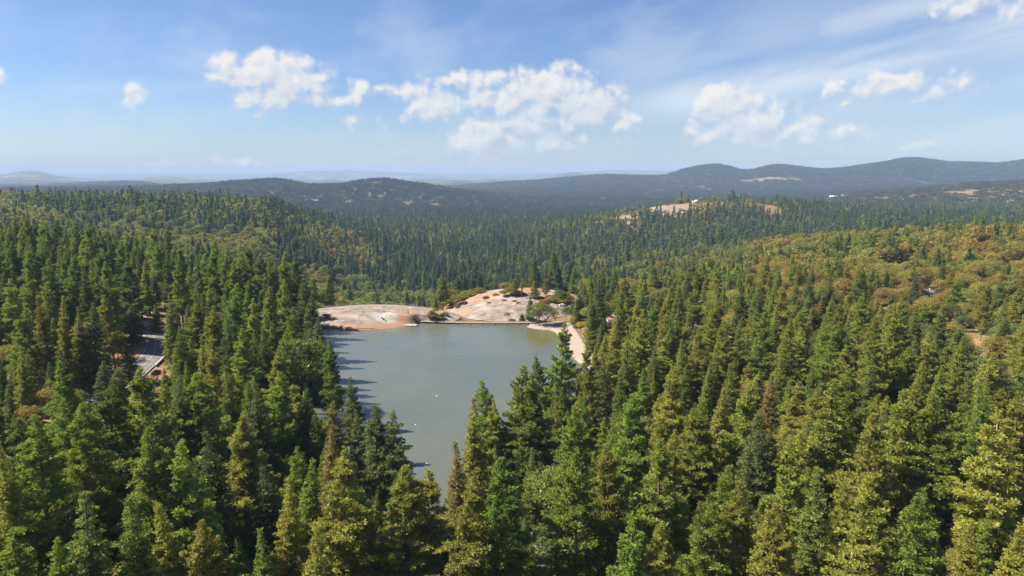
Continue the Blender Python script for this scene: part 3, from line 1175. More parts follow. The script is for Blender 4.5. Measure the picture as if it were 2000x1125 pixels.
x, y = on_plane(632, 641, .3)
d = empty('jetty', (x, y, 0), rad(12))
tag(d, 'dark wooden jetty with posts by the shaded left shore', 'jetty')
for i in range(10):
    mb = MB(); mb.box((-4.5 + i, 0, .55), (.93, 1.5, .12)); mb.build('plank', M['wood'], d)
for sx in (-4.4, -1.5, 1.5, 4.4):
    for sy in (-.85, .85):
        mb = MB(); mb.tube([(sx, sy, -3), (sx, sy, 1.5)], [.11, .10], 7); mb.build('post', M['wood'], d)

FS = .62
for k, (px, py, lab) in enumerate([(853, 773, 'small white float on the open water, farthest of three from the near trees'),
                                   (812, 829, 'small white float on the open water, left of the other two'),
                                   (834, 905, 'small white float on the water close above the pointed pine tips')]):
    x, y = on_plane(px, py, .1)
    o = empty('float', (x, y, 0), k * .7)
    tag(o, lab, 'float', 'white floats on the lake')
    o.scale = (FS, FS, FS)
    mb = MB()
    mb.tube([(0, 0, -.12), (0, 0, .05), (0, 0, .2), (0, 0, .3)], [.42, .50, .40, .22], 12)
    mb.build('buoy_body', M['white'], o, True)
    mb = MB()
    mb.tube([(0, 0, .28), (0, 0, .5), (0, 0, .62)], [.10, .09, .02], 8)
    mb.build('buoy_cap', M['white'], o, True)

# two sun loungers on the pale rock
for k, (px, py, rz, lab) in enumerate([(747, 625.0, .5, 'left of two navy deck chairs on the pale granite'), (752, 627.2, .9, 'right of two navy deck chairs on the pale granite')]):
    x, y, z = px_ground(px, py)
    z = float(drape(np.array([x]), np.array([y]))[0]) + .35
    o = empty('deck_chair', (x, y, z), rz)
    tag(o, lab, 'deck chair', 'deck chairs on the granite dome')
    mb = MB(); mb.box((0, 0, .40), (.75, 1.2, .08)); mb.build('seat', M['navy'], o)
    mb = MB(); mb.add([(-.37, .6, .44), (.37, .6, .44), (.37, 1.1, 1.15), (-.37, 1.1, 1.15), (-.37, .66, .40), (.37, .66, .40), (.37, 1.16, 1.12), (-.37, 1.16, 1.12)],
                      [(0, 1, 2, 3), (5, 4, 7, 6), (0, 4, 5, 1), (1, 5, 6, 2), (2, 6, 7, 3), (3, 7, 4, 0)]); mb.build('backrest', M['navy'], o)
    for sx in (-.33, .33):
        for sy in (-.5, .55):
            mb = MB(); mb.tube([(sx, sy, 0), (sx, sy, .36)], [.03, .03], 6); mb.build('leg', M['white'], o)

# railing along the crest of the granite dome and down its seam
rail_pts = []
for px in range(626, 836, 14):
    x = (px - 1000) / F * 432
    yy = np.linspace(400, 445, 60)
    q = 1 - ((x + 86) / 55) ** 2
    rail_pts.append((x, 419 + 29 * math.sqrt(max(q, .02)) * .55))
rail_pts = np.array(rail_pts)
rz_ = drape(rail_pts[:, 0], rail_pts[:, 1]) + .25
o = empty('railing', (float(rail_pts[0][0]), float(rail_pts[0][1]), float(rz_[0])))
tag(o, 'thin steel railing along the crest of the left granite dome', 'railing')
L0 = np.array(o.location)
P3 = np.column_stack([rail_pts, rz_]) - L0
mb = MB(); mb.tube(P3 + (0, 0, 1.1), [.05] * len(P3), 5); mb.build('rail', M['steel'], o)
mb = MB(); mb.tube(P3 + (0, 0, .6), [.035] * len(P3), 5); mb.build('rail', M['steel'], o)
mb = MB(); mb.tube([(0, 0, -.4), (0, 0, 1.12)], [.05, .05], 5); pmesh = mb.mesh('post', M['steel'])
for p in P3:
    q = link('post', pmesh, o); q.location = p
# dark joint wall running down the dome
jx = np.linspace(0, 1, 16)
A_ = np.array(on_plane(796, 603, 7)); B_ = np.array(on_plane(797, 627, 1.2))
A_[1] = min(A_[1], 432)
jp = A_[None] * (1 - jx)[:, None] + B_[None] * jx[:, None]
jz = drape(jp[:, 0], jp[:, 1]) + .35
mb = MB()
mb.tube(np.column_stack([jp, jz]), [.28] * 16, 6)
o = mb.build('rock_wall', M['concrete_dark'])
tag(o, 'dark low wall running down the right shoulder of the granite dome', 'wall')


# ------------------------------------------------------------------ buildings and cars
def house(name, loc, rz, w, dpt, h, wall, roof, label, cat='house', group=None, detail=True, deck=None):
    o = empty(name, loc, rz)
    tag(o, label, cat, group)
    mb = MB()
    mb.box((0, 0, h / 2 - .5), (w, dpt, h + 1))
    rh = dpt * .32
    mb.add([(-w / 2, -dpt / 2, h), (-w / 2, dpt / 2, h), (-w / 2, 0, h + rh), (w / 2, -dpt / 2, h), (w / 2, dpt / 2, h), (w / 2, 0, h + rh)], (), [(0, 2, 1), (3, 4, 5)])
    mb.build('wall', wall, o)
    mb = MB()
    e = .6
    for s in (-1, 1):
        y0, z0 = s * (dpt / 2 + e), h - e * .64 + .05
        V = [(-w / 2 - e, y0, z0), (w / 2 + e, y0, z0), (w / 2 + e, 0, h + rh + .05), (-w / 2 - e, 0, h + rh + .05)]
        V += [(a, b_, c + .18) for a, b_, c in V]
        mb.add(V, [(0, 1, 2, 3), (7, 6, 5, 4), (0, 4, 5, 1), (1, 5, 6, 2), (2, 6, 7, 3), (3, 7, 4, 0)])
    r = mb.build('roof', roof, o)
    if detail:
        mb = MB(); mb.box((w * .22, dpt * .18, h + rh * .75 + .5), (.8, .8, 1.8)); mb.build('chimney', M['concrete'], r)
    for s in (-1, 1):
        for k in range(max(2, int(w / 3.2))):
            xx = -w / 2 + (k + .5) * w / max(2, int(w / 3.2))
            mb = MB(); mb.box((xx, s * (dpt / 2 + .03), h * .55), (1.3, .12, 1.2)); f = mb.build('window', M['white'], o)
            mb = MB(); mb.box((xx, s * (dpt / 2 + .07), h * .55), (1.05, .10, .95)); mb.build('pane', M['glass'], f)
    if detail:
        mb = MB(); mb.box((w * .05, -dpt / 2 - .05, 1.05), (1.0, .1, 2.1)); mb.build('door', M['wall_brown'], o)
    if deck:
        dw, dd = deck
        nb = int(dw / .8)
        for k in range(nb):
            mb = MB(); mb.box((-dw / 2 + (k + .5) * dw / nb, -dpt / 2 - dd / 2 - .1, .62), (dw / nb - .04, dd, .08)); mb.build('deck_board', M['deck'], o)
        for sx in (-dw / 2 + .1, 0, dw / 2 - .1):
            mb = MB(); mb.box((sx, -dpt / 2 - dd + .1, -.3), (.15, .15, 1.76)); mb.build('deck_post', M['wood'], o)
    return o


def ground_loc(px, py, dz=0.0):
    x, y, z = px_ground(px, py)
    return (float(x), float(y), float(drape(np.array([x]), np.array([y]))[0]) + dz)


HOUSES = []


def place(px, py, *a, **k):
    loc = ground_loc(px, py)
    HOUSES.append((loc[0], loc[1], max(a[2], a[3]) / 2 + 3, px, py))
    return house(a[0], loc, *a[1:], **k)


place(436, 1012, 'cabin', rad(10), 8, 6, 2.6, M['wall_brown'], M['roof_grey'], 'grey roofed cabin with a cedar deck among the near left pines', 'cabin', deck=(6.5, 3.6))
place(1195, 633, 'cabin', rad(25), 9, 7, 3, M['wall_cream'], M['roof_brown'], 'cream cabin with brown roof behind the yellow shrubs at the beach', 'cabin')
place(1343, 658, 'cabin', rad(-15), 12, 8, 3, M['wall_tan'], M['roof_brown'], 'tan cabin with a wide brown roof among pines right of the beach', 'cabin')
place(1312, 640, 'cabin', rad(5), 8, 6, 3, M['wall_cream'], M['roof_pale'], 'small pale roofed cabin in the pines right of the beach', 'cabin')
place(1812, 582, 'house', rad(12), 9, 6, 3, M['wall_tan'], M['roof_grey'], 'grey roofed house half hidden in the oaks on the right hillside', 'house')
place(1590, 520, 'house', rad(12), 11, 8, 4, M['wall_cream'], M['roof_pale'], 'pale roofed house in a gap of the woods, right of centre', 'house', detail=False)
place(207, 424, 'house', rad(-5), 14, 9, 5, M['wall_cream'], M['roof_pale'], 'cream house alone in the trees on the left hill', 'house', detail=False)
place(1440, 384, 'house', rad(5), 24, 12, 5, M['wall_cream'], M['roof_pale'], 'white house on bare ground at the crest right of the outcrop', 'house', detail=False)
place(1358, 396, 'house', rad(5), 16, 10, 5, M['wall_cream'], M['roof_pale'], 'white house at the right end of the distant rock outcrop', 'house', detail=False)
place(1628, 386, 'house', rad(0), 40, 14, 6, M['wall_cream'], M['roof_pale'], 'long white house on the far right hill, left one of two', 'house', detail=False)
place(1648, 384, 'house', rad(8), 30, 14, 6, M['wall_tan'], M['roof_brown'], 'tan house beside the long white one on the far right hill', 'house', detail=False)
place(1775, 461, 'house', rad(0), 14, 9, 5, M['wall_cream'], M['roof_pale'], 'cream house among the orange oaks at the far right ridge', 'house', detail=False)
place(1000, 497, 'house', rad(0), 13, 9, 5, M['wall_cream'], M['roof_pale'], 'pale house deep in the conifer valley beyond the dam', 'house', detail=False)
place(1140, 389, 'house', rad(0), 40, 20, 7, M['wall_cream'], M['roof_pale'], 'white building low in the hazy valley left of the outcrop', 'house', detail=False)
place(620, 395, 'house', rad(0), 26, 14, 6, M['wall_cream'], M['roof_pale'], 'white house on the hazy hill behind the left ridge', 'house', detail=False)


def car_meshes(paint):
    b1 = MB()
    prof = [(-2.2, .35), (-2.25, .75), (-2.1, .98), (-1.35, 1.05), (-.75, 1.48), (.85, 1.50), (1.55, 1.02), (2.15, .92), (2.25, .6), (2.2, .35)]
    V = []
    for yv, sc in ((-.88, 1), (.88, 1)):
        for px, pz in prof:
            k = .82 if pz > 1.2 else 1
            V.append((px, yv * k, pz))
    n = len(prof)
    Q = [(i, (i + 1) % n, n + (i + 1) % n, n + i) for i in range(n)]
    T = []
    for i in range(1, n - 1):
        T += [(0, i + 1, i), (n, n + i, n + i + 1)]
    b1.add(V, Q, T)
    body = b1.mesh('body', paint)
    w = MB()
    for s in (-1, 1):
        w.add([(-1.15, s * .86, 1.08), (1.35, s * .86, 1.05), (.78, s * .755, 1.42), (-.70, s * .755, 1.42)], [(0, 1, 2, 3) if s < 0 else (3, 2, 1, 0)])
    w.add([(1.50, -.70, 1.08), (1.50, .70, 1.08), (.92, .64, 1.45), (.92, -.64, 1.45)], [(0, 1, 2, 3)])
    w.add([(-1.33, -.70, 1.10), (-1.33, .70, 1.10), (-.80, .64, 1.44), (-.80, -.64, 1.44)], [(3, 2, 1, 0)])
    win = w.mesh('window', M['glass'])
    t = MB(); t.tube([(0, -.11, 0), (0, .11, 0)], [.33, .33], 14)
    return body, win, t.mesh('wheel', M['tyre'])


CAR = {'white': car_meshes(M['car_white']), 'grey': car_meshes(M['car_grey'])}


def car(px, py, rz, col, label, dz=.2):
    o = empty('parked_car', ground_loc(px, py, dz), rz)
    tag(o, label, 'car', 'cars parked around the lake')
    bd, wn, wh = CAR[col]
    link('body', bd, o)
    link('window', wn, o)
    for sx in (-1.38, 1.38):
        for sy in (-.82, .82):
            w = link('wheel', wh, o); w.location = (sx, sy, .33)
    HOUSES.append((o.location[0], o.location[1], 3.5, px, py))


car(1098, 599, .2, 'white', 'white car on the grey parking area behind the beach')
car(1112, 603, .3, 'grey', 'grey car on the parking area, right of the white one')
car(41, 629, .3, 'white', 'left one of two white cars beneath the pines at the left edge', 0)
car(55, 628, .35, 'white', 'right one of two white cars beneath the pines at the left edge', 0)
car(1166, 1092, 1.2, 'white', 'white car in the shade under the near pines right of the lane', 0)

# ------------------------------------------------------------------ trees: shapes
def blades(C, D, R, nb, rng, wf=.38, bias=.9, up=.25, face=None):
    """nb small triangles radiating from every centre C along about D, their flat sides turned about to face"""
    N = len(C)
    if face is None:
        face = D
    face = np.repeat(face, nb, 0)
    C = np.repeat(C, nb, 0)
    D = np.repeat(D, nb, 0)
    R = np.repeat(R, nb)
    d = D * bias + rng.normal(size=(N * nb, 3)) * .75
    d[:, 2] += up
    d /= np.linalg.norm(d, axis=1)[:, None] + 1e-9
    n = face + d * .5 + rng.normal(size=(N * nb, 3)) * .42
    n[:, 2] += .45
    w = np.cross(d, n)
    w /= np.linalg.norm(w, axis=1)[:, None] + 1e-9
    r = R * rng.uniform(.65, 1.15, N * nb)
    tip = C + d * r[:, None]
    ww = w * (r * wf * rng.uniform(.7, 1.2, N * nb))[:, None]
    V = np.empty((N * nb * 3, 3))
    V[0::3] = C
    V[1::3] = tip + ww
    V[2::3] = tip - ww
    T = np.arange(N * nb * 3).reshape(-1, 3)
    return V, T


def conifer(kind, seed, H, lod):
    rng = np.random.default_rng(seed)
    bend = rng.normal(size=2) * H * .012
    axis = lambda z: np.array([bend[0] * (z / H) ** 2, bend[1] * (z / H) ** 2, z])
    if kind == 'pine':
        base, R = .24 + rng.uniform(-.10, .10), .165 * H * rng.uniform(.88, 1.12)
        prof = lambda t: np.minimum(1, .62 + t * 2.0) * (1 - t) ** .80 * (1 + .12 * math.sin(t * 14 + seed))
        pitch = lambda t: rad(-12 + 58 * t)
        wh, nbr, gap, jit = .72, 5, .16, .34
    elif kind == 'cedar':
        base, R = .07, .125 * H * rng.uniform(.9, 1.15)
        prof = lambda t: np.minimum(1, .8 + t * 1.2) * (1 - t) ** .80
        pitch = lambda t: rad(4 + 46 * t)
        wh, nbr, gap, jit = .62, 6, .05, .2
    elif kind == 'grey':
        base, R = .30, .20 * H
        prof = lambda t: (.75 + .25 * math.sin(t * 9 + seed)) * (1 - t * t) ** .5 * .85
        pitch = lambda t: rad(15 + 40 * t)
        wh, nbr, gap, jit = .9, 5, .25, .4
    else:  # fir
        base, R = .12 + rng.uniform(-.04, .05), .145 * H * rng.uniform(.9, 1.1)
        prof = lambda t: np.minimum(1, .75 + t) * (1 - t) ** .85
        pitch = lambda t: rad(-20 + 50 * t)
        wh, nbr, gap, jit = .78, 6, .08, .2
    sp, tr, nb, wf = {0: (.52, .62, 20, .125), 1: (1.05, 1.15, 8, .34), 2: (2.2, 2.0, 4, .6)}[lod]
    if lod == 1:
        wh *= 1.7; nbr = 5
    if lod == 2:
        wh *= 3.6; nbr = 5
    if kind == 'cedar' and lod == 0:
        tr, sp, nb, wf = .46, .46, 12, .17
    if kind == 'fir' and lod == 0:
        tr, nb, wf = .52, 16, .14
    tm = MB()
    zs = np.linspace(0, H * .985, 7 if lod < 2 else 3)
    r0 = H * .0125
    tm.tube([axis(z) for z in zs], [r0 * (1 - .93 * z / H) + .02 + (r0 * .35 if z == 0 else 0) for z in zs], 8 if lod == 0 else 5)
    C, D, Rr = [], [], []
    z = base * H
    while z < H * .995:
        t = (z - base * H) / (H * (1 - base))
        a0 = rng.uniform(0, 6.28)
        lobe = 1 + .22 * math.sin(z * 1.3 + seed)
        for k in range(nbr):
            if rng.uniform() < gap:
                continue
            az = a0 + 6.283 * k / nbr + rng.normal() * .25
            L = R * float(prof(t)) * (1 + rng.uniform(-jit, jit * .55)) * (lobe if kind == 'pine' else 1)
            L = max(L, .35 if lod == 0 else .7)
            pt = pitch(t) + rng.normal() * .14
            dv = np.array([math.cos(az) * math.cos(pt), math.sin(az) * math.cos(pt), math.sin(pt)])
            side = np.array([-math.sin(az), math.cos(az), 0])
            b0 = axis(z + rng.uniform(-.3, .3) * wh)
            if lod == 0 and L > 1.6:
                tip = b0 + dv * L * .9 + np.array([0, 0, .06 * L])
                tm.tube([b0, b0 + dv * L * .5, tip], [.035 + .012 * L, .03 + .006 * L, .012], 3)
            n = max(1, int(round(L / sp)))
            s0 = .42 if kind == 'pine' else .25
            ss = np.linspace(s0, 1, n) if n > 1 else np.array([.8])
            for s in ss:
                wdt = L * (.34 if kind != 'cedar' else .26) * (1 - abs(1.5 * s - .85)) + .12
                for q in range(2 if L > 1.2 or lod == 2 else 1):
                    sag = (-.10 * L * (1 - s) if kind != 'fir' else -.05 * L * s)
                    C.append(b0 + dv * L * s + side * rng.uniform(-1, 1) * wdt + np.array([0, 0, sag + rng.normal() * .10 * (1 if lod == 0 else 2)]))
                    D.append(dv * .8 + side * rng.normal() * .4 + np.array([0, 0, .30 if kind in ('pine', 'grey') else -.1]))
                    Rr.append(tr * rng.uniform(.75, 1.25) * (.65 + .35 * min(1, L / 1.5)))
        z += wh * rng.uniform(.75, 1.25) * (1.0 if t < .8 else .75)
    top = axis(H)
    for k in range(5 if lod < 2 else 2):
        C.append(axis(H - .25 - k * .3 * (1 + lod))); D.append(np.array([0, 0, 1.0])); Rr.append(tr * .6)
    C, D, Rr = np.array(C), np.array(D), np.array(Rr)
    V, T = blades(C, D, Rr, nb, rng, wf, .85 if kind != 'cedar' else .7, .3 if kind in ('pine', 'grey') else .1)
    return (V, T), tm


def oak(seed, H, R, lod, shrub=False):
    rng = np.random.default_rng(seed + 500)
    tm = MB()
    th_ = H * (.32 if not shrub else .12)
    r0 = H * .022
    nl = 7 if not shrub else 5
    forks = np.array([rng.normal() * .3, rng.normal() * .3, th_])
    tm.tube([(0, 0, -.3), forks * [.5, .5, .55], forks], [r0 * 1.3, r0, r0 * .85], 7 if lod == 0 else 5)
    lumps = []
    n_l = {0: 30, 1: 18, 2: 9}[lod]
    for k in range(n_l):
        u = rng.uniform(0, 6.283)
        v = rng.uniform(-.15, 1.0)
        rr = math.sqrt(max(0, 1 - max(v, 0) ** 2)) * rng.uniform(.45, .84)
        c = np.array([math.cos(u) * rr * R, math.sin(u) * rr * R, H * (.56 if not shrub else .45) + v * H * .33])
        lumps.append((c, R * rng.uniform(.25, .42)))
    if lod == 0:
        for k in range(nl):
            c, _ = lumps[k]
            mid = (forks + c) / 2 + rng.normal(size=3) * .3
            tm.tube([forks, mid, c], [r0 * .6, r0 * .4, r0 * .12], 4)
    nl_, sz = {0: (190, .34), 1: (70, .75), 2: (34, 1.5)}[lod]
    if shrub:
        sz *= .75
    C, D, Rr = [], [], []
    for c, r in lumps:
        d = rng.normal(size=(nl_, 3))
        d[:, 2] = np.abs(d[:, 2]) * .9 - .25 * rng.uniform(size=nl_)
        d /= np.linalg.norm(d, axis=1)[:, None]
        rad_ = r * rng.uniform(.55, 1.08, nl_) ** .6
        C.append(c + d * rad_[:, None] * [1, 1, .8])
        D.append(d)
        Rr.append(np.full(nl_, sz) * rng.uniform(.7, 1.3, nl_))
    C, D, Rr = np.concatenate(C), np.concatenate(D), np.concatenate(Rr)
    V, T = blades(C, D * .3, Rr, 1, rng, .55, .6, .1, D * 1.3)
    return (V, T), tm


PROTO = {}        # (kind, lod) -> list of (crown mesh, trunk mesh, joined mesh, height, radius)


def add_proto(kind, lod, cr, tm, H, R, bark):
    crown = mesh_np('crown', cr[0], cr[1], None)
    crown.materials.append(LEAF['pine_green'])
    trunk = tm.mesh('trunk', bark)
    tv = np.concatenate(tm.v)
    tf = []
    if tm.q:
        tf.append(np.concatenate(tm.q))
    if tm.t:
        tf.append(np.concatenate(tm.t))
    nV = len(cr[0])
    fs = [cr[1]] + [f + nV for f in tf]
    mi = np.concatenate([np.zeros(len(cr[1]))] + [np.ones(len(f)) for f in tf])
    joined = mesh_np('tree', np.concatenate([cr[0], tv]), fs, [LEAF['pine_green'], bark], False, mi)
    PROTO.setdefault((kind, lod), []).append((crown, trunk, joined, H, R))


SPEC = {'pine': (34, 5.6, 'bark'), 'cedar': (28, 3.6, 'bark'), 'fir': (30, 4.4, 'bark_dark'), 'grey': (20, 4.0, 'bark_grey')}
for kind, cnt in (('pine', (5, 3, 2)), ('cedar', (3, 2, 2)), ('fir', (3, 3, 2)), ('grey', (2, 1, 1))):
    H, R, bk = SPEC[kind]
    for lod in (0, 1, 2):
        for k in range(cnt[lod]):
            cr, tm = conifer(kind, 10 * lod + k + {'pine': 0, 'cedar': 100, 'fir': 200, 'grey': 300}[kind], H, lod)
            add_proto(kind, lod, cr, tm, H, R, M[bk])
for lod in (0, 1, 2):
    for k in range((4, 3, 2)[lod]):
        cr, tm = oak(lod * 10 + k, 14, 6.0 + .5 * k, lod)
        add_proto('oak', lod, cr, tm, 14, 6.0, M['bark_grey'])
for lod in (0, 1, 2):
    for k in range((2, 2, 1)[lod]):
        cr, tm = oak(lod * 10 + k + 50, 4.0, 3.0, lod, True)
        add_proto('shrub', lod, cr, tm, 4.0, 3.0, M['bark_grey'])

# ------------------------------------------------------------------ where the trees stand
T_X, T_Y, T_H, T_W, T_K, T_L, T_HERO = [], [], [], [], [], [], []


def put(x, y, h, w, kind, leaf, hero=None):
    T_X.append(x); T_Y.append(y); T_H.append(h); T_W.append(w); T_K.append(kind); T_L.append(leaf); T_HERO.append(hero)


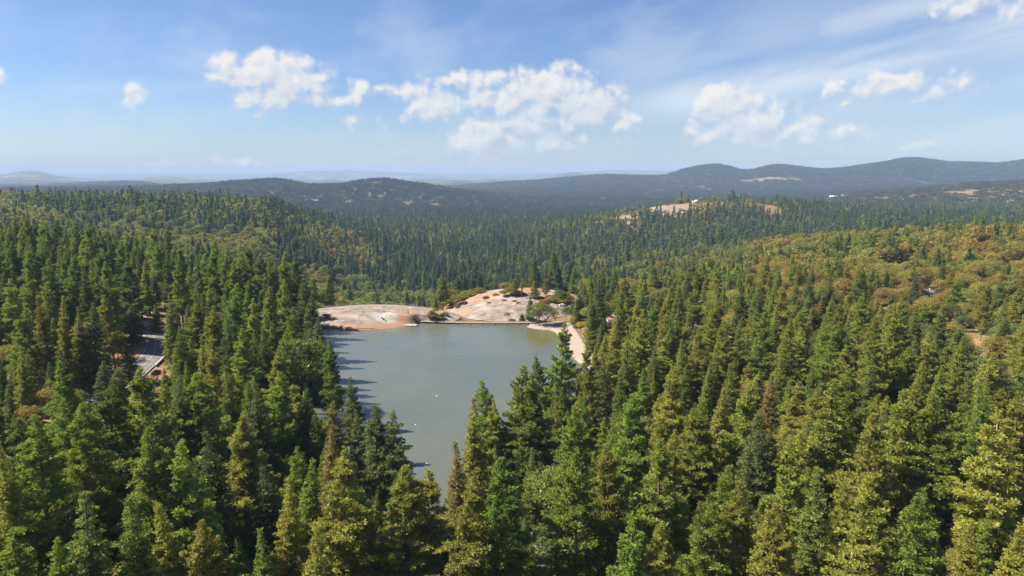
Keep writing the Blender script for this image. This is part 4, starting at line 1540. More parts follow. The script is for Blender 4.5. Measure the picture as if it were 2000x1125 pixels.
# trees picked out one by one in the photograph: tip px, tip py, height m, kind, leaf, width factor
HERO = [
    # lake edge
    (646, 664, 36, 'pine', 'pine_green', .82), (688, 740, 30, 'pine', 'pine_dark', .80), (733, 793, 33, 'pine', 'pine_dark', .95), (759, 803, 32, 'pine', 'pine_dark', 1.0),
    (793, 914, 34, 'pine', 'pine_olive', 1.0), (829, 916, 33, 'pine', 'pine_olive', 1.1), (812, 928, 28, 'fir', 'fir_dark', .9),
    (955, 740, 35, 'pine', 'pine_green', .85), (926, 778, 33, 'cedar', 'cedar_olive', 1.1), (1018, 721, 38, 'pine', 'pine_green', 1.05), (1046, 730, 37, 'pine', 'pine_dark', .95),
    (1091, 632, 41, 'pine', 'pine_green', .92), (1062, 696, 30, 'pine', 'pine_dark', .8), (893, 866, 30, 'cedar', 'cedar_brown', 1.0),
    (920, 925, 35, 'pine', 'pine_olive', 1.0), (984, 905, 36, 'pine', 'pine_green', 1.0), (1130, 885, 36, 'pine', 'pine_green', 1.1), (1113, 800, 36, 'pine', 'pine_green', 1.0),
    (1028, 1010, 16, 'cedar', 'cedar_green', .9), (1042, 1064, 16, 'cedar', 'cedar_green', .9),
    # right, near
    (1151, 674, 30, 'pine', 'pine_olive', .75), (1231, 647, 34, 'fir', 'fir_green', 1.15), (1215, 570, 34, 'pine', 'pine_green', .8), (1172, 530, 38, 'fir', 'fir_dark', 1.0),
    (1134, 546, 27, 'grey', 'grey_pine', .8), (1160, 572, 30, 'cedar', 'cedar_green', 1.0), (1300, 653, 26, 'pine', 'pine_green', 1.2), (1329, 547, 32, 'cedar', 'cedar_olive', 1.0), (1452, 554, 33, 'pine', 'pine_dark', .95),
    (1415, 622, 33, 'pine', 'pine_olive', .8), (1377, 725, 24, 'cedar', 'cedar_green', 1.0), (1460, 752, 36, 'pine', 'pine_olive', 1.05), (1231, 767, 36, 'pine', 'pine_green', 1.05),
    (1364, 780, 34, 'pine', 'pine_green', 1.1), (1492, 618, 34, 'pine', 'pine_green', .9), (1313, 716, 34, 'pine', 'pine_olive', 1.0), (1405, 760, 30, 'cedar', 'cedar_olive', 1.0),
    (1580, 535, 34, 'fir', 'fir_dark', 1.1), (1620, 540, 32, 'fir', 'fir_dark', 1.1), (1685, 520, 30, 'pine', 'pine_dark', .9), (1980, 528, 22, 'grey', 'grey_pine', 1.1),
    (1895, 585, 13, 'grey', 'grey_pine', 1.3), (1920, 622, 11, 'grey', 'grey_pine', 1.2),
    (1621, 746, 39, 'pine', 'pine_olive', 1.2), (1659, 722, 38, 'pine', 'pine_green', 1.0), (1714, 648, 36, 'pine', 'pine_olive', 1.05), (1740, 640, 36, 'pine', 'pine_olive', 1.0),
    (1773, 768, 38, 'pine', 'pine_olive', 1.1), (1697, 809, 36, 'pine', 'pine_olive', .95), (1845, 768, 38, 'pine', 'pine_green', 1.15), (1958, 805, 38, 'pine', 'pine_olive', 1.15),
    (1929, 780, 36, 'pine', 'pine_green', 1.0), (1608, 911, 34, 'fir', 'fir_green', 1.2), (1481, 809, 34, 'fir', 'fir_dark', 1.1), (1477, 994, 32, 'cedar', 'cedar_olive', 1.1),
    (1895, 1020, 24, 'cedar', 'cedar_olive', 1.2), (1709, 944, 34, 'pine', 'pine_olive', 1.0), (1984, 1030, 26, 'cedar', 'cedar_olive', 1.2), (1431, 943, 34, 'pine', 'pine_olive', 1.0),
    (1367, 986, 32, 'pine', 'pine_green', 1.0), (1507, 730, 26, 'cedar', 'cedar_brown', 1.0), (1290, 862, 36, 'pine', 'pine_green', 1.05), (1200, 870, 35, 'pine', 'pine_olive', 1.0), (1555, 860, 35, 'pine', 'pine_green', 1.0),
    (1230, 1010, 34, 'pine', 'pine_green', 1.0), (1545, 1000, 33, 'pine', 'pine_olive', 1.0), (1810, 960, 34, 'pine', 'pine_green', 1.0), (1300, 1030, 32, 'pine', 'pine_olive', 1.0),
    # left, near
    (21, 852, 34, 'cedar', 'cedar_olive', .9), (73, 814, 37, 'pine', 'pine_green', 1.0), (147, 788, 36, 'pine', 'pine_green', 1.0), (192, 742, 37, 'pine', 'pine_dark', 1.15), (301, 838, 36, 'pine', 'pine_green', 1.15),
    (364, 849, 35, 'pine', 'pine_green', 1.0), (420, 842, 33, 'fir', 'fir_dark', 1.0), (472, 815, 32, 'cedar', 'cedar_brown', 1.0), (535, 908, 28, 'fir', 'fir_dark', 1.0), (553, 935, 30, 'cedar', 'cedar_olive', 1.0),
    (591, 905, 28, 'cedar', 'cedar_green', 1.1), (651, 886, 37, 'pine', 'pine_olive', 1.1), (154, 963, 32, 'fir', 'fir_green', 1.2), (339, 974, 30, 'cedar', 'cedar_olive', 1.1), (402, 1012, 28, 'pine', 'pine_olive', 1.1),
    (479, 1040, 20, 'cedar', 'cedar_green', .9), (525, 1036, 26, 'cedar', 'cedar_green', 1.0), (612, 1033, 30, 'pine', 'pine_olive', .95), (112, 1054, 26, 'pine', 'pine_green', 1.0), (255, 976, 30, 'cedar', 'cedar_green', 1.1),
    (675, 1043, 20, 'cedar', 'cedar_brown', 1.1), (718, 1022, 24, 'cedar', 'cedar_brown', 1.1), (640, 830, 28, 'cedar', 'cedar_brown', .9), (700, 800, 22, 'fir', 'fir_dark', 1.0),
    (123, 709, 36, 'pine', 'pine_green', 1.05), (264, 722, 37, 'pine', 'pine_green', 1.15), (423, 682, 34, 'pine', 'pine_olive', .9), (450, 709, 33, 'fir', 'fir_green', 1.0), (540, 685, 34, 'pine', 'pine_olive', 1.0),
    (246, 670, 15, 'fir', 'fir_green', 1.2), (201, 703, 17, 'fir', 'fir_dark', 1.2), (228, 718, 17, 'pine', 'pine_dark', .9), (39, 676, 28, 'cedar', 'cedar_olive', 1.0), (138, 781, 32, 'pine', 'pine_green', 1.1),
    (351, 781, 28, 'fir', 'fir_green', 1.1), (474, 812, 32, 'pine', 'pine_olive', 1.0), (294, 835, 28, 'pine', 'pine_green', 1.0), (546, 727, 33, 'pine', 'pine_green', 1.0), (66, 808, 30, 'pine', 'pine_dark', 1.0), (600, 760, 30, 'fir', 'fir_dark', 1.1), (500, 745, 34, 'fir', 'fir_dark', 1.1), (325, 735, 33, 'fir', 'fir_dark', 1.1), (385, 728, 34, 'pine', 'pine_green', 1.1),
    # tall stand left of the lake
    (64, 492, 38, 'pine', 'pine_green', .95), (90, 505, 36, 'pine', 'pine_green', 1.0), (142, 498, 38, 'pine', 'pine_dark', .95), (170, 515, 36, 'fir', 'fir_dark', 1.0), (199, 512, 37, 'pine', 'pine_green', .9), (245, 505, 37, 'pine', 'pine_dark', 1.0), (281, 512, 25, 'cedar', 'cedar_olive', 1.0),
    (327, 490, 33, 'fir', 'fir_dark', 1.1), (348, 509, 37, 'pine', 'pine_green', .95), (380, 498, 36, 'fir', 'fir_dark', 1.1), (409, 487, 40, 'pine', 'pine_green', 1.0), (432, 500, 38, 'pine', 'pine_dark', 1.0), (451, 510, 37, 'pine', 'pine_green', .95), (476, 498, 39, 'fir', 'fir_dark', 1.1), (508, 498, 40, 'pine', 'pine_dark', 1.0),
    (530, 512, 38, 'pine', 'pine_green', 1.0), (551, 502, 40, 'pine', 'pine_green', 1.0), (572, 503, 40, 'pine', 'pine_dark', 1.05), (592, 530, 38, 'fir', 'fir_dark', 1.15), (606, 570, 35, 'fir', 'fir_dark', 1.15), (614, 618, 31, 'fir', 'fir_dark', 1.2), (21, 544, 34, 'pine', 'pine_green', 1.0), (78, 580, 34, 'cedar', 'cedar_olive', 1.0), (114, 580, 33, 'cedar', 'cedar_olive', 1.0), (213, 576, 32, 'pine', 'pine_olive', .9), (252, 592, 19, 'fir', 'fir_dark', 1.4),
    (331, 570, 32, 'fir', 'fir_green', 1.0), (380, 595, 26, 'pine', 'pine_green', 1.1), (409, 598, 34, 'pine', 'pine_olive', 1.0), (494, 583, 35, 'pine', 'pine_olive', 1.0), (526, 562, 37, 'pine', 'pine_olive', 1.0), (569, 598, 36, 'pine', 'pine_green', 1.0), (452, 575, 36, 'pine', 'pine_green', 1.0), (620, 655, 26, 'fir', 'fir_dark', 1.3), (600, 640, 32, 'fir', 'fir_dark', 1.2), (585, 660, 30, 'oak', 'oak_dark', 1.0),
    (30, 600, 32, 'pine', 'pine_green', 1.0), (175, 590, 32, 'fir', 'fir_dark', 1.1), (145, 600, 30, 'cedar', 'cedar_olive', 1.0), (288, 556, 16, 'pine', 'pine_green', 1.1), (303, 596, 13, 'cedar', 'cedar_olive', 1.2), (350, 640, 30, 'fir', 'fir_green', 1.0), (338, 612, 22, 'pine', 'pine_dark', .9), (470, 640, 33, 'pine', 'pine_green', 1.0), (395, 660, 31, 'cedar', 'cedar_olive', 1.0), (515, 640, 34, 'fir', 'fir_green', 1.0), (440, 620, 34, 'fir', 'fir_dark', 1.0), (550, 650, 33, 'pine', 'pine_green', 1.0),
    (168, 631, 15, 'oak', 'oak_olive', 1.0), (205, 640, 13, 'oak', 'oak_olive', 1.0), (100, 760, 14, 'oak', 'oak_olive', 1.0), (60, 790, 12, 'oak', 'oak_olive', 1.0),
    # by the dam and the beach
    (1004, 544, 12, 'pine', 'pine_olive', .9), (1018, 545, 13, 'grey', 'grey_pine', .8), (1066, 543, 14, 'pine', 'pine_olive', .8), (1045, 548, 12, 'pine', 'pine_olive', .9), (1036, 577, 17, 'pine', 'pine_dark', .9),
    (1053, 590, 14, 'oak', 'oak_green', .95), (1068, 596, 13, 'oak', 'oak_dark', 1.0), (1047, 604, 10, 'oak', 'oak_green', 1.0), (991, 610, 5.5, 'oak', 'oak_green', .9), (1020, 610, 6.5, 'fir', 'fir_dark', .9), (1106, 600, 9, 'oak', 'maple_red', .7), (1086, 606, 8, 'oak', 'oak_yellow', .7),
    (1120, 618, 7, 'oak', 'oak_yellow', .9), (1134, 628, 6.5, 'oak', 'oak_yellow', 1.0), (1143, 645, 6, 'oak', 'oak_yellow', .9), (1148, 662, 6, 'oak', 'oak_bright', .9), (1178, 585, 16, 'oak', 'oak_bright', .7), (1196, 590, 12, 'oak', 'oak_bright', .7), (1128, 574, 19, 'cedar', 'fir_dark', 1.3),
    (850, 600, 6, 'oak', 'oak_bright', 1.0), (842, 606, 5, 'oak', 'oak_olive', 1.0), (1090, 565, 13, 'oak', 'oak_dark', .9), (1105, 570, 12, 'oak', 'oak_dark', .9),
    # right hillside oaks
    (1925, 520, 15, 'oak', 'oak_bright', 1.0), (1850, 630, 15, 'oak', 'oak_orange', 1.0), (1770, 560, 11, 'oak', 'oak_orange', 1.0), (1960, 660, 14, 'oak', 'oak_orange', 1.1), (1770, 1034, 15, 'oak', 'oak_bright', .9), (1752, 540, 8, 'oak', 'maple_red', .6), (1835, 545, 13, 'oak', 'oak_olive', 1.0), (1860, 592, 13, 'oak', 'oak_dark', 1.0), (1880, 545, 14, 'cedar', 'cedar_olive', 1.3), (224, 1106, 14, 'oak', 'oak_bright', .9),
]
NAT = {'pine': 34, 'cedar': 28, 'fir': 30, 'grey': 20, 'oak': 14, 'shrub': 4}
hero_px = []
for (px, py, h, kind, leaf, w) in HERO:
    r = tree_at(px, py, h)
    if r is None:
        continue
    put(r[0], r[1], h, h / NAT[kind] * w if kind not in ('pine', 'cedar', 'fir') else (h / NAT[kind] * .55 + .45) * w * 1.22, kind, leaf, (px, py))
    hero_px.append((px, py, r[1]))
n_hero = len(T_X)

# brush on the granite knoll
rng = np.random.default_rng(3)
for (px, py, h, w, leaf) in [(878, 584, 4.5, 1.2, 'shrub_olive'), (896, 575, 5, 1.4, 'shrub_olive'), (914, 567, 5, 1.4, 'shrub_olive'), (933, 561, 5, 1.3, 'shrub_olive'), (951, 556, 5, 1.2, 'shrub_olive'), (970, 553, 5, 1.2, 'shrub_olive'), (990, 551, 5, 1.3, 'shrub_olive'), (925, 556, 5, 1.3, 'oak_dark'), (960, 548, 5.5, 1.4, 'oak_dark'),
                             (992, 563, 5.5, 1.15, 'shrub_olive'), (1014, 566, 3, .7, 'shrub_rust'), (1022, 571, 2.6, .6, 'shrub_rust'), (948, 577, 2.4, .55, 'shrub_rust'), (905, 586, 3, .6, 'shrub_rust'), (893, 594, 2.5, .6, 'shrub_rust'), (968, 572, 2.2, .5, 'shrub_rust'),
                             (1056, 578, 2.4, .6, 'shrub_olive'), (1062, 585, 2.6, .7, 'shrub_rust'), (858, 614, 3, .7, 'shrub_olive'), (868, 609, 2.5, .6, 'shrub_olive'), (845, 614, 4, .8, 'shrub_olive'), (985, 584, 1.4, .35, 'shrub_rust'), (1004, 585, 1.5, .35, 'shrub_olive'), (1012, 589, 1.4, .35, 'shrub_rust'), (955, 589, 1.4, .35, 'shrub_rust'),
                             (638, 612, 2.4, .6, 'shrub_rust'), (1080, 576, 4.5, 1.2, 'shrub_olive'), (1096, 581, 4, 1.1, 'shrub_olive'), (1108, 576, 5, 1.2, 'shrub_olive')]:
    r = tree_at(px, py, h)
    if r is not None:
        put(r[0], r[1], h, w * 1.55, 'shrub', leaf, (px, py))
n_hero = len(T_X)

KEEP = [  # parts of the picture that stay open: lake, shore, dam, granite, beach, road, cabin
    [(622, 636), (830, 622), (1040, 624), (1078, 640), (1082, 652), (1078, 690), (1050, 705), (1020, 724), (975, 742), (960, 742), (925, 782), (892, 862), (872, 950), (862, 985), (842, 960), (822, 912), (796, 905), (786, 900), (770, 820), (735, 792), (708, 770), (690, 745), (680, 735), (668, 690), (648, 662)],
    [(620, 604), (720, 599), (820, 604), (840, 626), (622, 642)], [(866, 612), (930, 590), (1000, 560), (1058, 562), (1075, 598), (1030, 628), (866, 628)],
    [(1088, 626), (1114, 628), (1156, 688), (1150, 716), (1134, 718), (1098, 664)], [(258, 604), (300, 612), (334, 640), (338, 676), (312, 712), (276, 742), (222, 785), (200, 764), (250, 712), (262, 672)],
    [(408, 962), (468, 1000), (468, 1032), (412, 1032)], [(1072, 590), (1112, 590), (1100, 612), (1078, 606)],
    [(1252, 664), (1266, 664), (1266, 682), (1252, 682)], [(1185, 615), (1200, 615), (1200, 632), (1185, 632)], [(1336, 640), (1352, 640), (1352, 658), (1336, 658)], [(1800, 565), (1826, 565), (1826, 578), (1800, 578)], [(28, 622), (62, 622), (62, 632), (28, 632)],
    [(1896, 655), (1918, 655), (1918, 678), (1896, 678)], [(232, 640), (275, 655), (275, 700), (250, 700)]]


def blocks(x, y, h, hw):
    """does a tree there cover a part of the picture that has to stay open?"""
    z0 = H1(x, y)
    f = np.array([.08, .25, .4, .55, .7, .85, 1.0])
    wv = hw * np.array([.9, 1, .95, .8, .6, .35, .1])
    for s in (-1, 0, 1):
        px, py, _ = project(x + s * wv, np.full(7, y), z0 + f * h)
        for k in KEEP:
            if np.any(inside(k, px, py)):
                return True
    px, py, _ = project(np.full(7, x), np.full(7, y), z0 + f * h)
    d_ = hw * F / math.hypot(y, CZ)
    top = py.min()
    for (hx, hy, Yh) in hero_px:
        if Yh > y + 4 and abs(hx - px[3]) < d_ * .9 and hy + (78 if Yh < 262 else 44) * 300 / Yh > top + abs(hx - px[3]) * 1.2:
            return True
    return False


def allowed(x, y):
    """vectorised: not on water, granite, road, houses"""
    ok = np.ones(len(x), bool)
    near = (y < 520)
    dl_ = poly_dist(LAKE, x, y)
    ok &= ~(inside(LAKE, x, y) | (dl_ < 3.0)) | ~near
    ok &= ~((((x + 86) / 55) ** 2 + ((y - 419) / 29) ** 2) < 1.05)
    ok &= ~((((x - 4) / 50) ** 2 + ((y - 464) / 56) ** 2) < .80)
    ok &= ~((y > 396) & (y < 416) & (x > -60) & (x < 20))
    ok &= poly_dist(rc, x, y, False) > RW + 2.5
    ok &= ~inside(np.concatenate([shore, inner[::-1]]), x, y)
    for (hx, hy, r, _, _) in HOUSES:
        ok &= (x - hx) ** 2 + (y - hy) ** 2 > r * r
    return ok


def jgrid(y0, y1, sp, seed):
    """jittered grid over the seen wedge between two distances"""
    r = np.random.default_rng(seed)
    xs, ysv = [], []
    y = y0
    while y < y1:
        s = sp(y)
        hw = y * .92 + 60
        n = int(2 * hw / s)
        xx = (np.arange(n) + .5) * s - hw + r.uniform(-.46, .46, n) * s
        yy = y + r.uniform(-.46, .46, n) * s
        xs.append(xx); ysv.append(yy)
        y += s
    x, y = np.concatenate(xs), np.concatenate(ysv)
    return x, y, r


def mixture(x, y):
    """share of conifers, share of shrubs, warmth of the broadleaves (0 green .. 1 orange) per place"""
    a = 1000 + F * x / np.maximum(y, 60)
    n = fbm(x, y, 160, 3, 41) - .5
    n2 = fbm(x, y, 70, 3, 43) - .5
    con = np.full(len(x), .82)
    sh = np.zeros(len(x))
    warm = np.full(len(x), .35) + n2 * 1.2
    bl = lambda c, lo, hi, s: np.clip((c - lo) / s, 0, 1) * np.clip((hi - c) / s, 0, 1)
    g = bl(a, 1380, 9999, 200) * bl(y, 200, 420, 60)
    con = con - g * .32
    g = bl(a, 1120, 1500, 120) * bl(y, 400, 1000, 100)
    con = con * (1 - g) + g * (.50 + n)
    g = np.maximum(bl(a, 1330, 9999, 160) * bl(y, 370, 1120, 90), bl(a, 1620, 9999, 160) * bl(y, 270, 700, 80))
    con = con * (1 - g) + g * (.27 + n * .6)
    warm = warm + g * .44
    g = bl(a, 560, 900, 60) * bl(y, 440, 1000, 60)
    con = con * (1 - g) + g * (.07 + n * 1.4)
    warm = np.where(g > .5, .14 + n2 * 1.1, warm)
    g = bl(a, -999, 560, 60) * bl(y, 480, 1700, 80)
    con = con * (1 - g) + g * (.22 + n * 1.9)
    g = bl(a, -999, 600, 60) * bl(y, 470, 760, 50)
    con = con * (1 - g * .85)
    warm = warm + g * .42
    g = bl(a, 560, 1400, 100) * bl(y, 1000, 2300, 150)
    con = con * (1 - g) + g * (.64 + n * 1.5)
    g = bl(a, 600, 730, 30) * bl(y, 1050, 1600, 100)
    con = con * (1 - g * .7)
    sh = sh + g * .5
    warm = warm + g * .4
    g = bl(a, 1040, 1560, 80) * bl(y, 1780, 2100, 60)
    con = con * (1 - g * .90)
    sh = sh + g * .85
    g = bl(a, 1480, 9999, 100) * bl(y, 2600, 4200, 200)
    con = con * (1 - g * .75)
    sh = sh + g * .5
    warm = warm + g * .2
    return np.clip(con, .03, .97), np.clip(sh, 0, .9), np.clip(warm, 0, 1)


def species(x, y, r):
    con, sh, warm = mixture(x, y)
    n = len(x)
    u, u2, u3 = r.uniform(size=n), r.uniform(size=n), r.uniform(size=n)
    a = 1000 + F * x / np.maximum(y, 60)
    right = np.clip((a - 900) / 300, 0, 1)
    pn = np.clip((fbm(x, y, 55, 3, 91) - .5) * 2.6 + .5, 0, 1)
    u3 = np.where(y > 400, .45 * u3 + .55 * pn, .8 * u3 + .2 * pn)
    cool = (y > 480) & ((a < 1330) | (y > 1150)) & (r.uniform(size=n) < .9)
    kind = np.empty(n, object)
    leaf = np.empty(n, object)
    for i in range(n):
        if u[i] < con[i]:
            v = u2[i]
            far = y[i] > 480
            if v < (.52 if not far else .40):
                kind[i] = 'pine'
                p = u3[i]
                if far:
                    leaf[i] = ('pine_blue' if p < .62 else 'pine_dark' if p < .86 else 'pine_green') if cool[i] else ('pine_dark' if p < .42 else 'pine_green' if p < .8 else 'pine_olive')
                else:
                    leaf[i] = ('pine_olive' if p < .25 + .45 * right[i] else 'pine_green' if p < .75 + .15 * right[i] else 'pine_dark') if p < .97 else 'pine_brown'
            elif v < (.76 if not far else .58):
                kind[i] = 'cedar'
                p = u3[i]
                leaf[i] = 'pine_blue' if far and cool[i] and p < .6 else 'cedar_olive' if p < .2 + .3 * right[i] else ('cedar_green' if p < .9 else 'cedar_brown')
            else:
                kind[i] = 'fir'
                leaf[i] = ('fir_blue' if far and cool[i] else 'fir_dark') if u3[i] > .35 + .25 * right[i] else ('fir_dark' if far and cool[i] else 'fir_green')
        elif u2[i] < sh[i]:
            kind[i] = 'shrub'
            leaf[i] = 'shrub_olive' if u3[i] < .8 - .25 * warm[i] else 'shrub_rust'
        else:
            kind[i] = 'oak'
            p = u3[i] + (warm[i] - .5) * .9
            leaf[i] = 'oak_dark' if p < .12 else 'oak_green' if p < .38 else 'oak_bright' if p < .55 else 'oak_olive' if p < .86 else 'oak_orange'
    return kind, leaf


# filler trees close by: one at a time, tested against the open parts of the picture
x, y, r = jgrid(72, 520, lambda y: 8.6 - y * .0004, 21)
gap = fbm(x, y, 34, 3, 51)
k = allowed(x, y) & (gap < .66) & (r.uniform(size=len(x)) < 1 - open_mask(x, y) * .95)
x, y = x[k], y[k]
pxm, pym, _ = project(x, y, height(x, y) + 20)
k = (pxm > -160) & (pxm < 2160) & (pym < 1330)
x, y = x[k], y[k]
kind, leaf = species(x, y, r)
hx = np.array(T_X[:n_hero]); hy = np.array(T_Y[:n_hero])
for i in range(len(x)):
    if np.min((hx - x[i]) ** 2 + (hy - y[i]) ** 2) < 4.0 ** 2:
        continue
    kd = kind[i]
    h = {'pine': r.normal(29, 5), 'cedar': r.normal(22, 6), 'fir': r.normal(26, 5), 'oak': r.normal(13, 2.5), 'shrub': r.normal(4, 1)}[kd]
    h = float(np.clip(h, {'pine': 14, 'cedar': 8, 'fir': 12, 'oak': 8, 'shrub': 2.5}[kd], 40))
    a_ = 1000 + F * x[i] / y[i]
    if y[i] > 440 and 560 < a_ < 1080:
        h *= .8
    if a_ > 1100 and y[i] > 330 and kd in ('pine', 'cedar', 'fir'):
        h *= .82 - .14 * min(1, (y[i] - 330) / 60)
    w = (h / NAT[kd] * .6 + .4) * r.uniform(.85, 1.15)
    w *= {'pine': 1.12, 'cedar': 1.12, 'fir': 1.1, 'oak': 1.0, 'shrub': 1.0}[kd]
    hw = {'pine': 5.0, 'cedar': 3.2, 'fir': 4.0, 'oak': 6.0, 'shrub': 2.5}[kd] * w
    done = False
    for shrink in (1.0, .72, .5):
        if not blocks(x[i], y[i], h * shrink, hw * (shrink * .5 + .5)):
            put(x[i], y[i], h * shrink, w * (shrink * .6 + .4), kd, leaf[i]); done = True
            break
        if kd in ('oak', 'shrub'):
            break
# understorey on the near slopes: small oaks, shrubs, young cedars
x, y, r = jgrid(95, 430, lambda y: 8.5, 77)
k = allowed(x, y) & (r.uniform(size=len(x)) < .6 - open_mask(x, y) * .6)
x, y = x[k], y[k]
for i in range(len(x)):
    u = r.uniform()
    kd, h, lf = ('oak', r.uniform(5, 10), ('oak_green', 'oak_olive', 'oak_dark')[int(r.uniform(0, 3))]) if u < .45 else ('cedar', r.uniform(5, 12), 'cedar_green') if u < .75 else ('shrub', r.uniform(2, 4), 'shrub_olive')
    w = h / NAT[kd] * r.uniform(.9, 1.2)
    if not blocks(x[i], y[i], h, 3):
        put(x[i], y[i], h, w, kd, lf)
n_near = len(T_X)
# farther woods
for (ya, yb, spf, sd_) in ((520, 1100, lambda y: 8.0 + (y - 520) * .0035, 31), (1100, 2700, lambda y: 10.0 + (y - 1100) * .0022, 32)):
    x, y, r = jgrid(ya, yb, spf, sd_)
    k = allowed(x, y) & (r.uniform(size=len(x)) < 1 - open_mask(x, y) * .90) & (r.uniform(size=len(x)) < .95) & (fbm(x, y, 75, 3, 97) < .72)
    x, y = x[k], y[k]
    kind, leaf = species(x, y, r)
    hv = .58 + .84 * fbm(x, y, 90, 3, 95)
    aa = 1000 + F * x / y
    low = np.where((aa > 1100) & (y < 1150), .74, 1.0) * np.where((aa < 600) & (y < 1800), .86, 1.0)
    hs = {'pine': (25, 6.5), 'cedar': (21, 5), 'fir': (25, 6), 'oak': (16, 3), 'shrub': (4.5, 1.2)}
    for i in range(len(x)):
        kd = kind[i]
        m_, s_ = hs[kd]
        h = max(m_ * .45, r.normal(m_, s_) * hv[i] * (low[i] if kd in ('pine', 'cedar', 'fir') else 1.0))
        put(x[i], y[i], h, (h / NAT[kd] * .6 + .4) * r.uniform(.85, 1.15), kd, leaf[i])

T_X, T_Y, T_H, T_W = map(np.array, (T_X, T_Y, T_H, T_W))
T_Z = height(T_X, T_Y)
i_ = (T_Y < 3000)
T_Z[i_] = drape(T_X[i_], T_Y[i_])
T_K = np.array(T_K, object)
T_L = np.array(T_L, object)
T_HERO = T_HERO + [None] * (len(T_X) - len(T_HERO))
print('trees', len(T_X), 'near', n_near)

# ------------------------------------------------------------------ which trees show largest (rough front-to-back count)
GW, GH = 1000, 562
buf = np.zeros((GH, GW), bool)
area = np.zeros(len(T_X))
order = np.argsort(T_Y)
HWK = {'pine': .30, 'cedar': .26, 'fir': .30, 'grey': .4, 'oak': .9, 'shrub': 1.4}
for i in order:
    if T_Y[i] > 900:
        break
    px, py, dd = project(np.array([T_X[i], T_X[i]]), np.array([T_Y[i], T_Y[i]]), np.array([T_Z[i], T_Z[i] + T_H[i]]))
    yb, yt, xc = py[0] / 2, py[1] / 2, px[1] / 2
    hw = NAT[T_K[i]] * T_W[i] * {'pine': .155, 'cedar': .125, 'fir': .145, 'grey': .19, 'oak': .43, 'shrub': .75}[T_K[i]] * F / dd[1] / 2
    con = T_K[i] in ('pine', 'cedar', 'fir')
    r0, r1 = int(max(0, yt)), int(min(GH, yt + (yb - yt) * (.8 if con else .9)))
    if r1 <= r0 or xc < -hw or xc > GW + hw:
        continue
    rr_ = np.arange(r0, r1)
    t = np.clip((rr_ - yt) / (yb - yt + 1e-6), 0, 1)
    ww = hw * (np.minimum(1, t * 1.7) ** .8 if con else np.sqrt(np.clip(1 - (2 * t / .9 - 1) ** 2, 0, 1)))
    tot = 0
    for q, row in enumerate(rr_):
        a_, b_ = int(max(0, xc - ww[q])), int(min(GW, xc + ww[q] + 1))
        if b_ > a_:
            seg = buf[row, a_:b_]
            tot += (b_ - a_) - int(seg.sum())
            seg[:] = True
    area[i] = tot

CAP = {'pine': 290, 'cedar': 160, 'fir': 160, 'grey': 20, 'oak': 220, 'shrub': 60}
MINA = 34
solo = np.zeros(len(T_X), bool)
for kd, cap in CAP.items():
    c = [i for i in np.where(T_K == kd)[0] if area[i] >= MINA or (T_HERO[i] is not None and area[i] > 10)]
    c.sort(key=lambda i: -area[i])
    solo[c[:cap]] = True
print('solo', {kd: int((solo & (T_K == kd)).sum()) for kd in CAP})

# ------------------------------------------------------------------ the trees that show largest, one object each
NAME = {'pine': 'pine_tree', 'cedar': 'cedar_tree', 'fir': 'fir_tree', 'grey': 'grey_pine', 'oak': 'oak_tree', 'shrub': 'shrub'}
CAT = {'pine': 'pine tree', 'cedar': 'cedar tree', 'fir': 'fir tree', 'grey': 'grey pine', 'oak': 'broadleaf tree', 'shrub': 'shrub'}
COLW = {'pine_olive': 'olive green', 'pine_green': 'mid green', 'pine_dark': 'dark green', 'pine_brown': 'drying brown', 'pine_blue': 'blue green', 'fir_blue': 'dark blue green', 'cedar_olive': 'yellowish green', 'cedar_green': 'fresh green', 'cedar_brown': 'brownish',
        'fir_green': 'bluish green', 'fir_dark': 'deep green', 'oak_green': 'green leaved', 'oak_olive': 'olive leaved', 'oak_orange': 'orange leaved', 'oak_bright': 'bright green', 'oak_dark': 'dark leaved', 'oak_yellow': 'yellowing',
        'maple_red': 'red topped', 'shrub_olive': 'olive', 'shrub_rust': 'rusty', 'grey_pine': 'pale grey green'}
NOUN = {'pine': 'pine', 'cedar': 'cedar', 'fir': 'fir', 'grey': 'open crowned pine', 'oak': 'tree', 'shrub': 'shrub'}


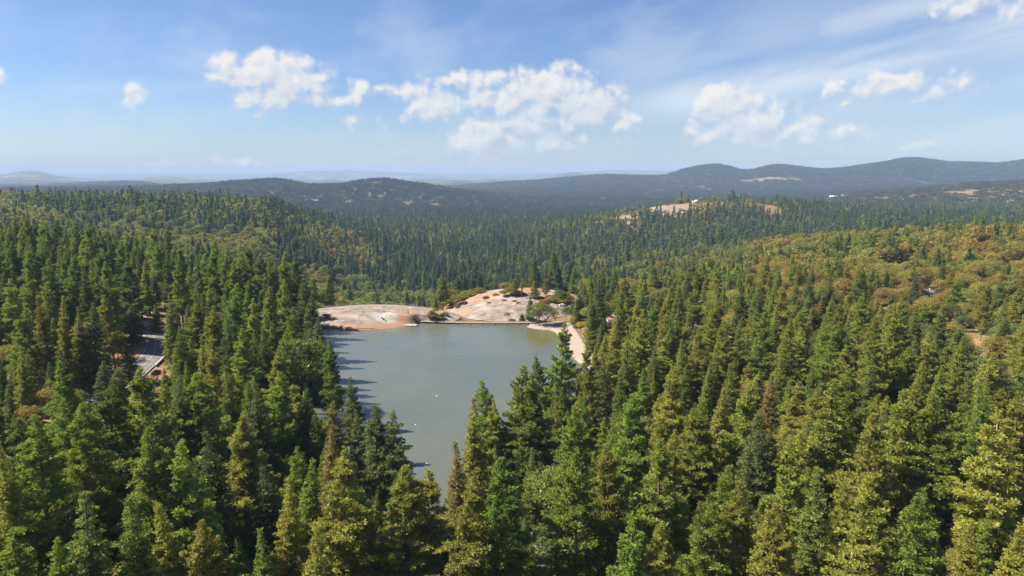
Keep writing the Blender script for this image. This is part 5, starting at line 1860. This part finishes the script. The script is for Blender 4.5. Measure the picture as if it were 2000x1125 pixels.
def region(px, py, Y):
    if Y > 520:
        if px < 560:
            return 'on the slope behind the left stand'
        if px < 1080:
            return 'in the wooded gorge beyond the dam'
        if px < 1450:
            return 'in the far valley right of the beach'
        return 'on the far oak ridge at right'
    if Y > 385:
        if px < 625:
            return 'at the back of the tall left stand'
        if px < 845:
            return 'behind the left granite dome'
        if px < 1075:
            return 'on the granite knoll behind the dam'
        if px < 1230:
            return 'behind the beach'
        if px < 1500:
            return 'on the flat right of the beach'
        if px < 1750:
            return 'low on the right hillside'
        return 'on the upper right hillside'
    if Y > 262:
        if px < 230:
            return 'left of the road bend'
        if px < 360:
            return 'beside the road bend'
        if px < 500:
            return 'right of the road in the tall stand'
        if px < 700:
            return 'in the stand along the left shore'
        if px < 1180:
            return 'at the right lake shore near the beach'
        if px < 1400:
            return 'in the pines behind the right shore'
        if px < 1700:
            return 'on the middle of the right slope'
        return 'on the right slope towards the picture edge'
    if Y > 170:
        if px < 200:
            return 'below the road near the left edge'
        if px < 400:
            return 'just below the road'
        if px < 600:
            return 'in the woods left of the lake'
        if px < 800:
            return 'at the near left lake shore'
        if px < 1050:
            return 'at the near right lake shore'
        if px < 1300:
            return 'right of the lake among close pines'
        if px < 1600:
            return 'in the dense pines of the lower right'
        return 'in the dense pines towards the right edge'
    if px < 250:
        return 'in the near lower left corner'
    if px < 480:
        return 'around the near left cabin'
    if px < 700:
        return 'at the bottom left of the lake'
    if px < 880:
        return 'at the foot of the lake'
    if px < 1100:
        return 'near the paved lane at the bottom'
    if px < 1350:
        return 'in the near pines right of the lane'
    if px < 1650:
        return 'along the bottom right of centre'
    return 'in the near lower right corner'


ORD = ['first', 'second', 'third', 'fourth', 'fifth', 'sixth', 'seventh', 'eighth', 'ninth', 'tenth', 'eleventh', 'twelfth', 'thirteenth', 'fourteenth', 'fifteenth', 'sixteenth', 'seventeenth', 'eighteenth', 'nineteenth', 'twentieth']
SIZE = {'pine': (22, 32), 'cedar': (15, 25), 'fir': (19, 29), 'grey': (13, 18), 'oak': (9, 13), 'shrub': (2.5, 4.2)}
desc = {}
for i in np.where(solo)[0]:
    px, py, _ = project(T_X[i], T_Y[i], T_Z[i] + T_H[i])
    s0, s1 = SIZE[T_K[i]]
    sz = 'small' if T_H[i] < s0 else 'tall' if T_H[i] > s1 else 'medium'
    if T_K[i] in ('oak', 'shrub') and sz == 'tall':
        sz = 'large'
    ws = T_W[i] / (T_H[i] / NAT[T_K[i]])
    ad = ' broad' if ws > 1.18 and T_K[i] in ('pine', 'fir') else ' slim' if ws < .95 and T_K[i] in ('pine', 'fir') else ''
    d = (f'{sz}{ad} {COLW[T_L[i]]} {NOUN[T_K[i]]}', region(px, py, T_Y[i]))
    assert len(ORD) == 20
    desc.setdefault(d, []).append((float(px), i))
for d in [k for k, v in desc.items() if len(v) > 14]:
    L = sorted(desc.pop(d), key=lambda q: T_Y[q[1]])
    h_ = len(L) // 2
    desc[('nearer ' + d[0], d[1])] = L[:h_]
    desc[('more distant ' + d[0], d[1])] = L[h_:]
LABEL = {}
for (d, rg), L in desc.items():
    L.sort()
    n = len(L)
    for j, (px, i) in enumerate(L):
        if n == 1:
            LABEL[i] = f'{d} {rg}'
        elif j == 0:
            LABEL[i] = f'leftmost {d} {rg}'
        elif j == n - 1:
            LABEL[i] = f'rightmost {d} {rg}'
        elif n == 3:
            LABEL[i] = f'middle {d} {rg}'
        elif j <= n // 2:
            LABEL[i] = f'{ORD[j]} from left {d} {rg}'
        else:
            LABEL[i] = f'{ORD[n - 1 - j]} from right {d} {rg}'

GROUP = {'pine': 'pines around the lake', 'cedar': 'cedars around the lake', 'fir': 'firs around the lake', 'grey': 'pale open crowned pines', 'oak': 'broadleaf trees around the lake', 'shrub': 'shrubs on the granite and slopes'}
rp = np.random.default_rng(99)
for i in np.where(solo)[0]:
    kd = T_K[i]
    lod = 0 if T_Y[i] < 560 else 1
    crown, trunk, joined, H0, R0 = PROTO[(kd, lod)][int(rp.integers(len(PROTO[(kd, lod)])))]
    o = empty(NAME[kd], (T_X[i], T_Y[i], T_Z[i] - .25), rp.uniform(0, 6.283))
    o.rotation_euler = (rp.normal() * .028, rp.normal() * .028, o.rotation_euler[2])
    o.scale = (T_W[i], T_W[i], T_H[i] / H0)
    tag(o, LABEL[i], CAT[kd], GROUP[kd])
    c = link('crown', crown, o)
    c.material_slots[0].link = 'OBJECT'
    c.material_slots[0].material = LEAF[T_L[i]]
    link('trunk', trunk, o)

# ------------------------------------------------------------------ all the others as a few masses
def make_set(cname, entries):
    """entries: list of (mesh, leaf material). Order is kept by name"""
    c = bpy.data.collections.new(cname)
    for k, (me_, lf) in enumerate(entries):
        o = bpy.data.objects.new(f'{cname}_{k:03d}', me_)
        if lf is not None:
            o.material_slots[0].link = 'OBJECT'
            o.material_slots[0].material = lf
        c.objects.link(o)
    return c


def scatter(name, P, sc, rot, ix, coll, label):
    me_ = bpy.data.meshes.new(name)
    me_.vertices.add(len(P))
    me_.vertices.foreach_set('co', np.asarray(P, np.float32).ravel())
    a = me_.attributes.new('kind_index', 'INT', 'POINT'); a.data.foreach_set('value', np.asarray(ix, np.int32))
    a = me_.attributes.new('size', 'FLOAT_VECTOR', 'POINT'); a.data.foreach_set('vector', np.asarray(sc, np.float32).ravel())
    a = me_.attributes.new('turn', 'FLOAT_VECTOR', 'POINT'); a.data.foreach_set('vector', np.asarray(rot, np.float32).ravel())
    o = link(name, me_)
    tag(o, label, kind='stuff')
    ng = bpy.data.node_groups.new(name, 'GeometryNodeTree')
    ng.interface.new_socket('Geometry', in_out='INPUT', socket_type='NodeSocketGeometry')
    ng.interface.new_socket('Geometry', in_out='OUTPUT', socket_type='NodeSocketGeometry')
    gi, go = ng.nodes.new('NodeGroupInput'), ng.nodes.new('NodeGroupOutput')
    ci = ng.nodes.new('GeometryNodeCollectionInfo')
    ci.inputs['Collection'].default_value = coll
    ci.inputs['Separate Children'].default_value = True
    ci.inputs['Reset Children'].default_value = True
    ip = ng.nodes.new('GeometryNodeInstanceOnPoints')
    ip.inputs['Pick Instance'].default_value = True

    def named(nm, typ):
        n = ng.nodes.new('GeometryNodeInputNamedAttribute')
        n.data_type = typ
        n.inputs['Name'].default_value = nm
        return n.outputs['Attribute']
    L = ng.links.new
    L(gi.outputs[0], ip.inputs['Points'])
    L(ci.outputs[0], ip.inputs['Instance'])
    L(named('kind_index', 'INT'), ip.inputs['Instance Index'])
    er = ng.nodes.new('FunctionNodeEulerToRotation')
    L(named('turn', 'FLOAT_VECTOR'), er.inputs[0])
    L(er.outputs[0], ip.inputs['Rotation'])
    L(named('size', 'FLOAT_VECTOR'), ip.inputs['Scale'])
    L(ip.outputs[0], go.inputs[0])
    md = o.modifiers.new('scatter', 'NODES')
    md.node_group = ng
    return o


rest = np.where(~solo)[0]
for cname, kinds, nm, label in (('conifer', ('pine', 'cedar', 'fir', 'grey'), 'conifer_forest', 'dense conifer forest filling the slopes and the valley'),
                                ('broadleaf', ('oak',), 'oak_woodland', 'oak woodland turning olive and orange between the conifers'),
                                ('brush', ('shrub',), 'brush', 'low olive brush under the trees and around the rock outcrops')):
    entries, lut = [], {}
    for kd in kinds:
        for lf in sorted({T_L[i] for i in rest if T_K[i] == kd}):
            for lod in (0, 1, 2):
                for k, pr in enumerate(PROTO[(kd, lod)]):
                    lut[(kd, lf, lod, k)] = len(entries)
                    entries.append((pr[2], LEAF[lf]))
    coll = make_set(cname, entries)
    ii = [i for i in rest if T_K[i] in kinds]
    ix = np.empty(len(ii), int)
    rr = np.random.default_rng(5)
    sc = np.empty((len(ii), 3))
    for q, i in enumerate(ii):
        lod = 0 if T_Y[i] < 480 else 1 if T_Y[i] < 1150 else 2
        ix[q] = lut[(T_K[i], T_L[i], lod, int(rr.integers(len(PROTO[(T_K[i], lod)]))))]
        sc[q] = (T_W[i], T_W[i], T_H[i] / NAT[T_K[i]])
    rot = np.stack([rr.normal(size=len(ii)) * .02, rr.normal(size=len(ii)) * .02, rr.uniform(0, 6.283, len(ii))], 1)
    P = np.stack([T_X[ii], T_Y[ii], T_Z[ii] - .25], 1)
    scatter(nm, P, sc, rot, ix, coll, label)

# far woods: patches of crowns
rng = np.random.default_rng(8)
patches = []
for kset in range(4):
    Vs, Ts, n = [], [], 0
    for k in range(16):
        con = rng.uniform() < (.75, .3, .15, .5)[kset]
        if con:
            cr, _ = conifer('fir', 900 + k + kset * 30, 22, 2)
            hgt, wid = rng.uniform(.7, 1.15), rng.uniform(.9, 1.4)
        else:
            cr, _ = oak(900 + k + kset * 30, 11, 6, 2)
            hgt, wid = rng.uniform(.6, 1.1), rng.uniform(.9, 1.4)
        V = cr[0] * [wid, wid, hgt] + [((k % 4) - 1.5) * 11 + rng.uniform(-4, 4), ((k // 4) - 1.5) * 11 + rng.uniform(-4, 4), -1]
        Vs.append(V); Ts.append(cr[1] + n); n += len(V)
    patches.append(mesh_np('woodland_patch', np.concatenate(Vs), np.concatenate(Ts), [LEAF['fir_dark']]))
x, y, r = jgrid(2700, 9300, lambda y: 40 + (y - 2700) * .004, 61)
om = open_mask(x, y)
k = (r.uniform(size=len(x)) < 1 - om) & (fbm(x, y, 220, 4, 66) < .76)
x, y = x[k], y[k]
z = drape(x, y)
ent = []
leafs = ['far_dark', 'far_dark', 'far_green', 'far_green', 'far_olive', 'far_rust']
for lf in leafs:
    for p_ in patches:
        ent.append((p_, LEAF[lf]))
coll = make_set('patch', ent)
con, sh, warm = mixture(x, y)
u = r.uniform(size=len(x))
li = np.where(u < .38, 0, np.where(u < .55, 1, np.where(u < .75, 2, np.where(u < .84, 3, np.where(u < .95, 4, 5)))))
dry = (1000 + F * x / y > 1500) & (y < 4300)
li = np.where(dry, np.where(u < .2, 2, np.where(u < .55, 4, np.where(u < .75, 5, 3))), li)
pi_ = np.where(dry, r.integers(1, 3, len(x)), r.integers(0, 4, len(x)))
sc = r.uniform(.8, 1.25, (len(x), 1)) * np.ones((1, 3)) * np.clip(y / 4500, .9, 1.5)[:, None]
sc[:, 2] = r.uniform(.75, 1.05, len(x)) * np.where(dry, .55, .9)
rot = np.stack([np.zeros(len(x)), np.zeros(len(x)), r.uniform(0, 6.283, len(x))], 1)
scatter('far_woodland', np.stack([x, y, z], 1), sc, rot, li * 4 + pi_, coll, 'hazy woodland covering the distant hills')
print('far patches', len(x))
print('tris', sum(len(m_.loops) - 2 * len(m_.polygons) for m_ in bpy.data.meshes))

# ------------------------------------------------------------------ haze
zmin, zmax = float(GZ.min()), float(GZ.max())
mb = MB()
top = max(CZ + 12, zmax + 35)
bot = min(zmin, -14) - 1.0
mb.box((0, 21300, (top + bot) / 2), (120000, 44200, top - bot))
m, b = new_mat('haze air')
pv = b.new('ShaderNodeVolumePrincipled')
pv.inputs['Color'].default_value = (.42, .56, .79, 1)
pv.inputs['Density'].default_value = HAZE_DENSITY
pv.inputs['Density Attribute'].default_value = ''
pv.inputs['Anisotropy'].default_value = 0.0
o_ = b.new('ShaderNodeOutputMaterial')
b.t.links.new(pv.outputs[0], o_.inputs['Volume'])
try:
    m.cycles.homogeneous_volume = True
except Exception as e:
    print(e)
hz = mb.build('haze', m)
tag(hz, 'thin blue haze in the air over the hills', kind='stuff')
print('haze', bot, top)
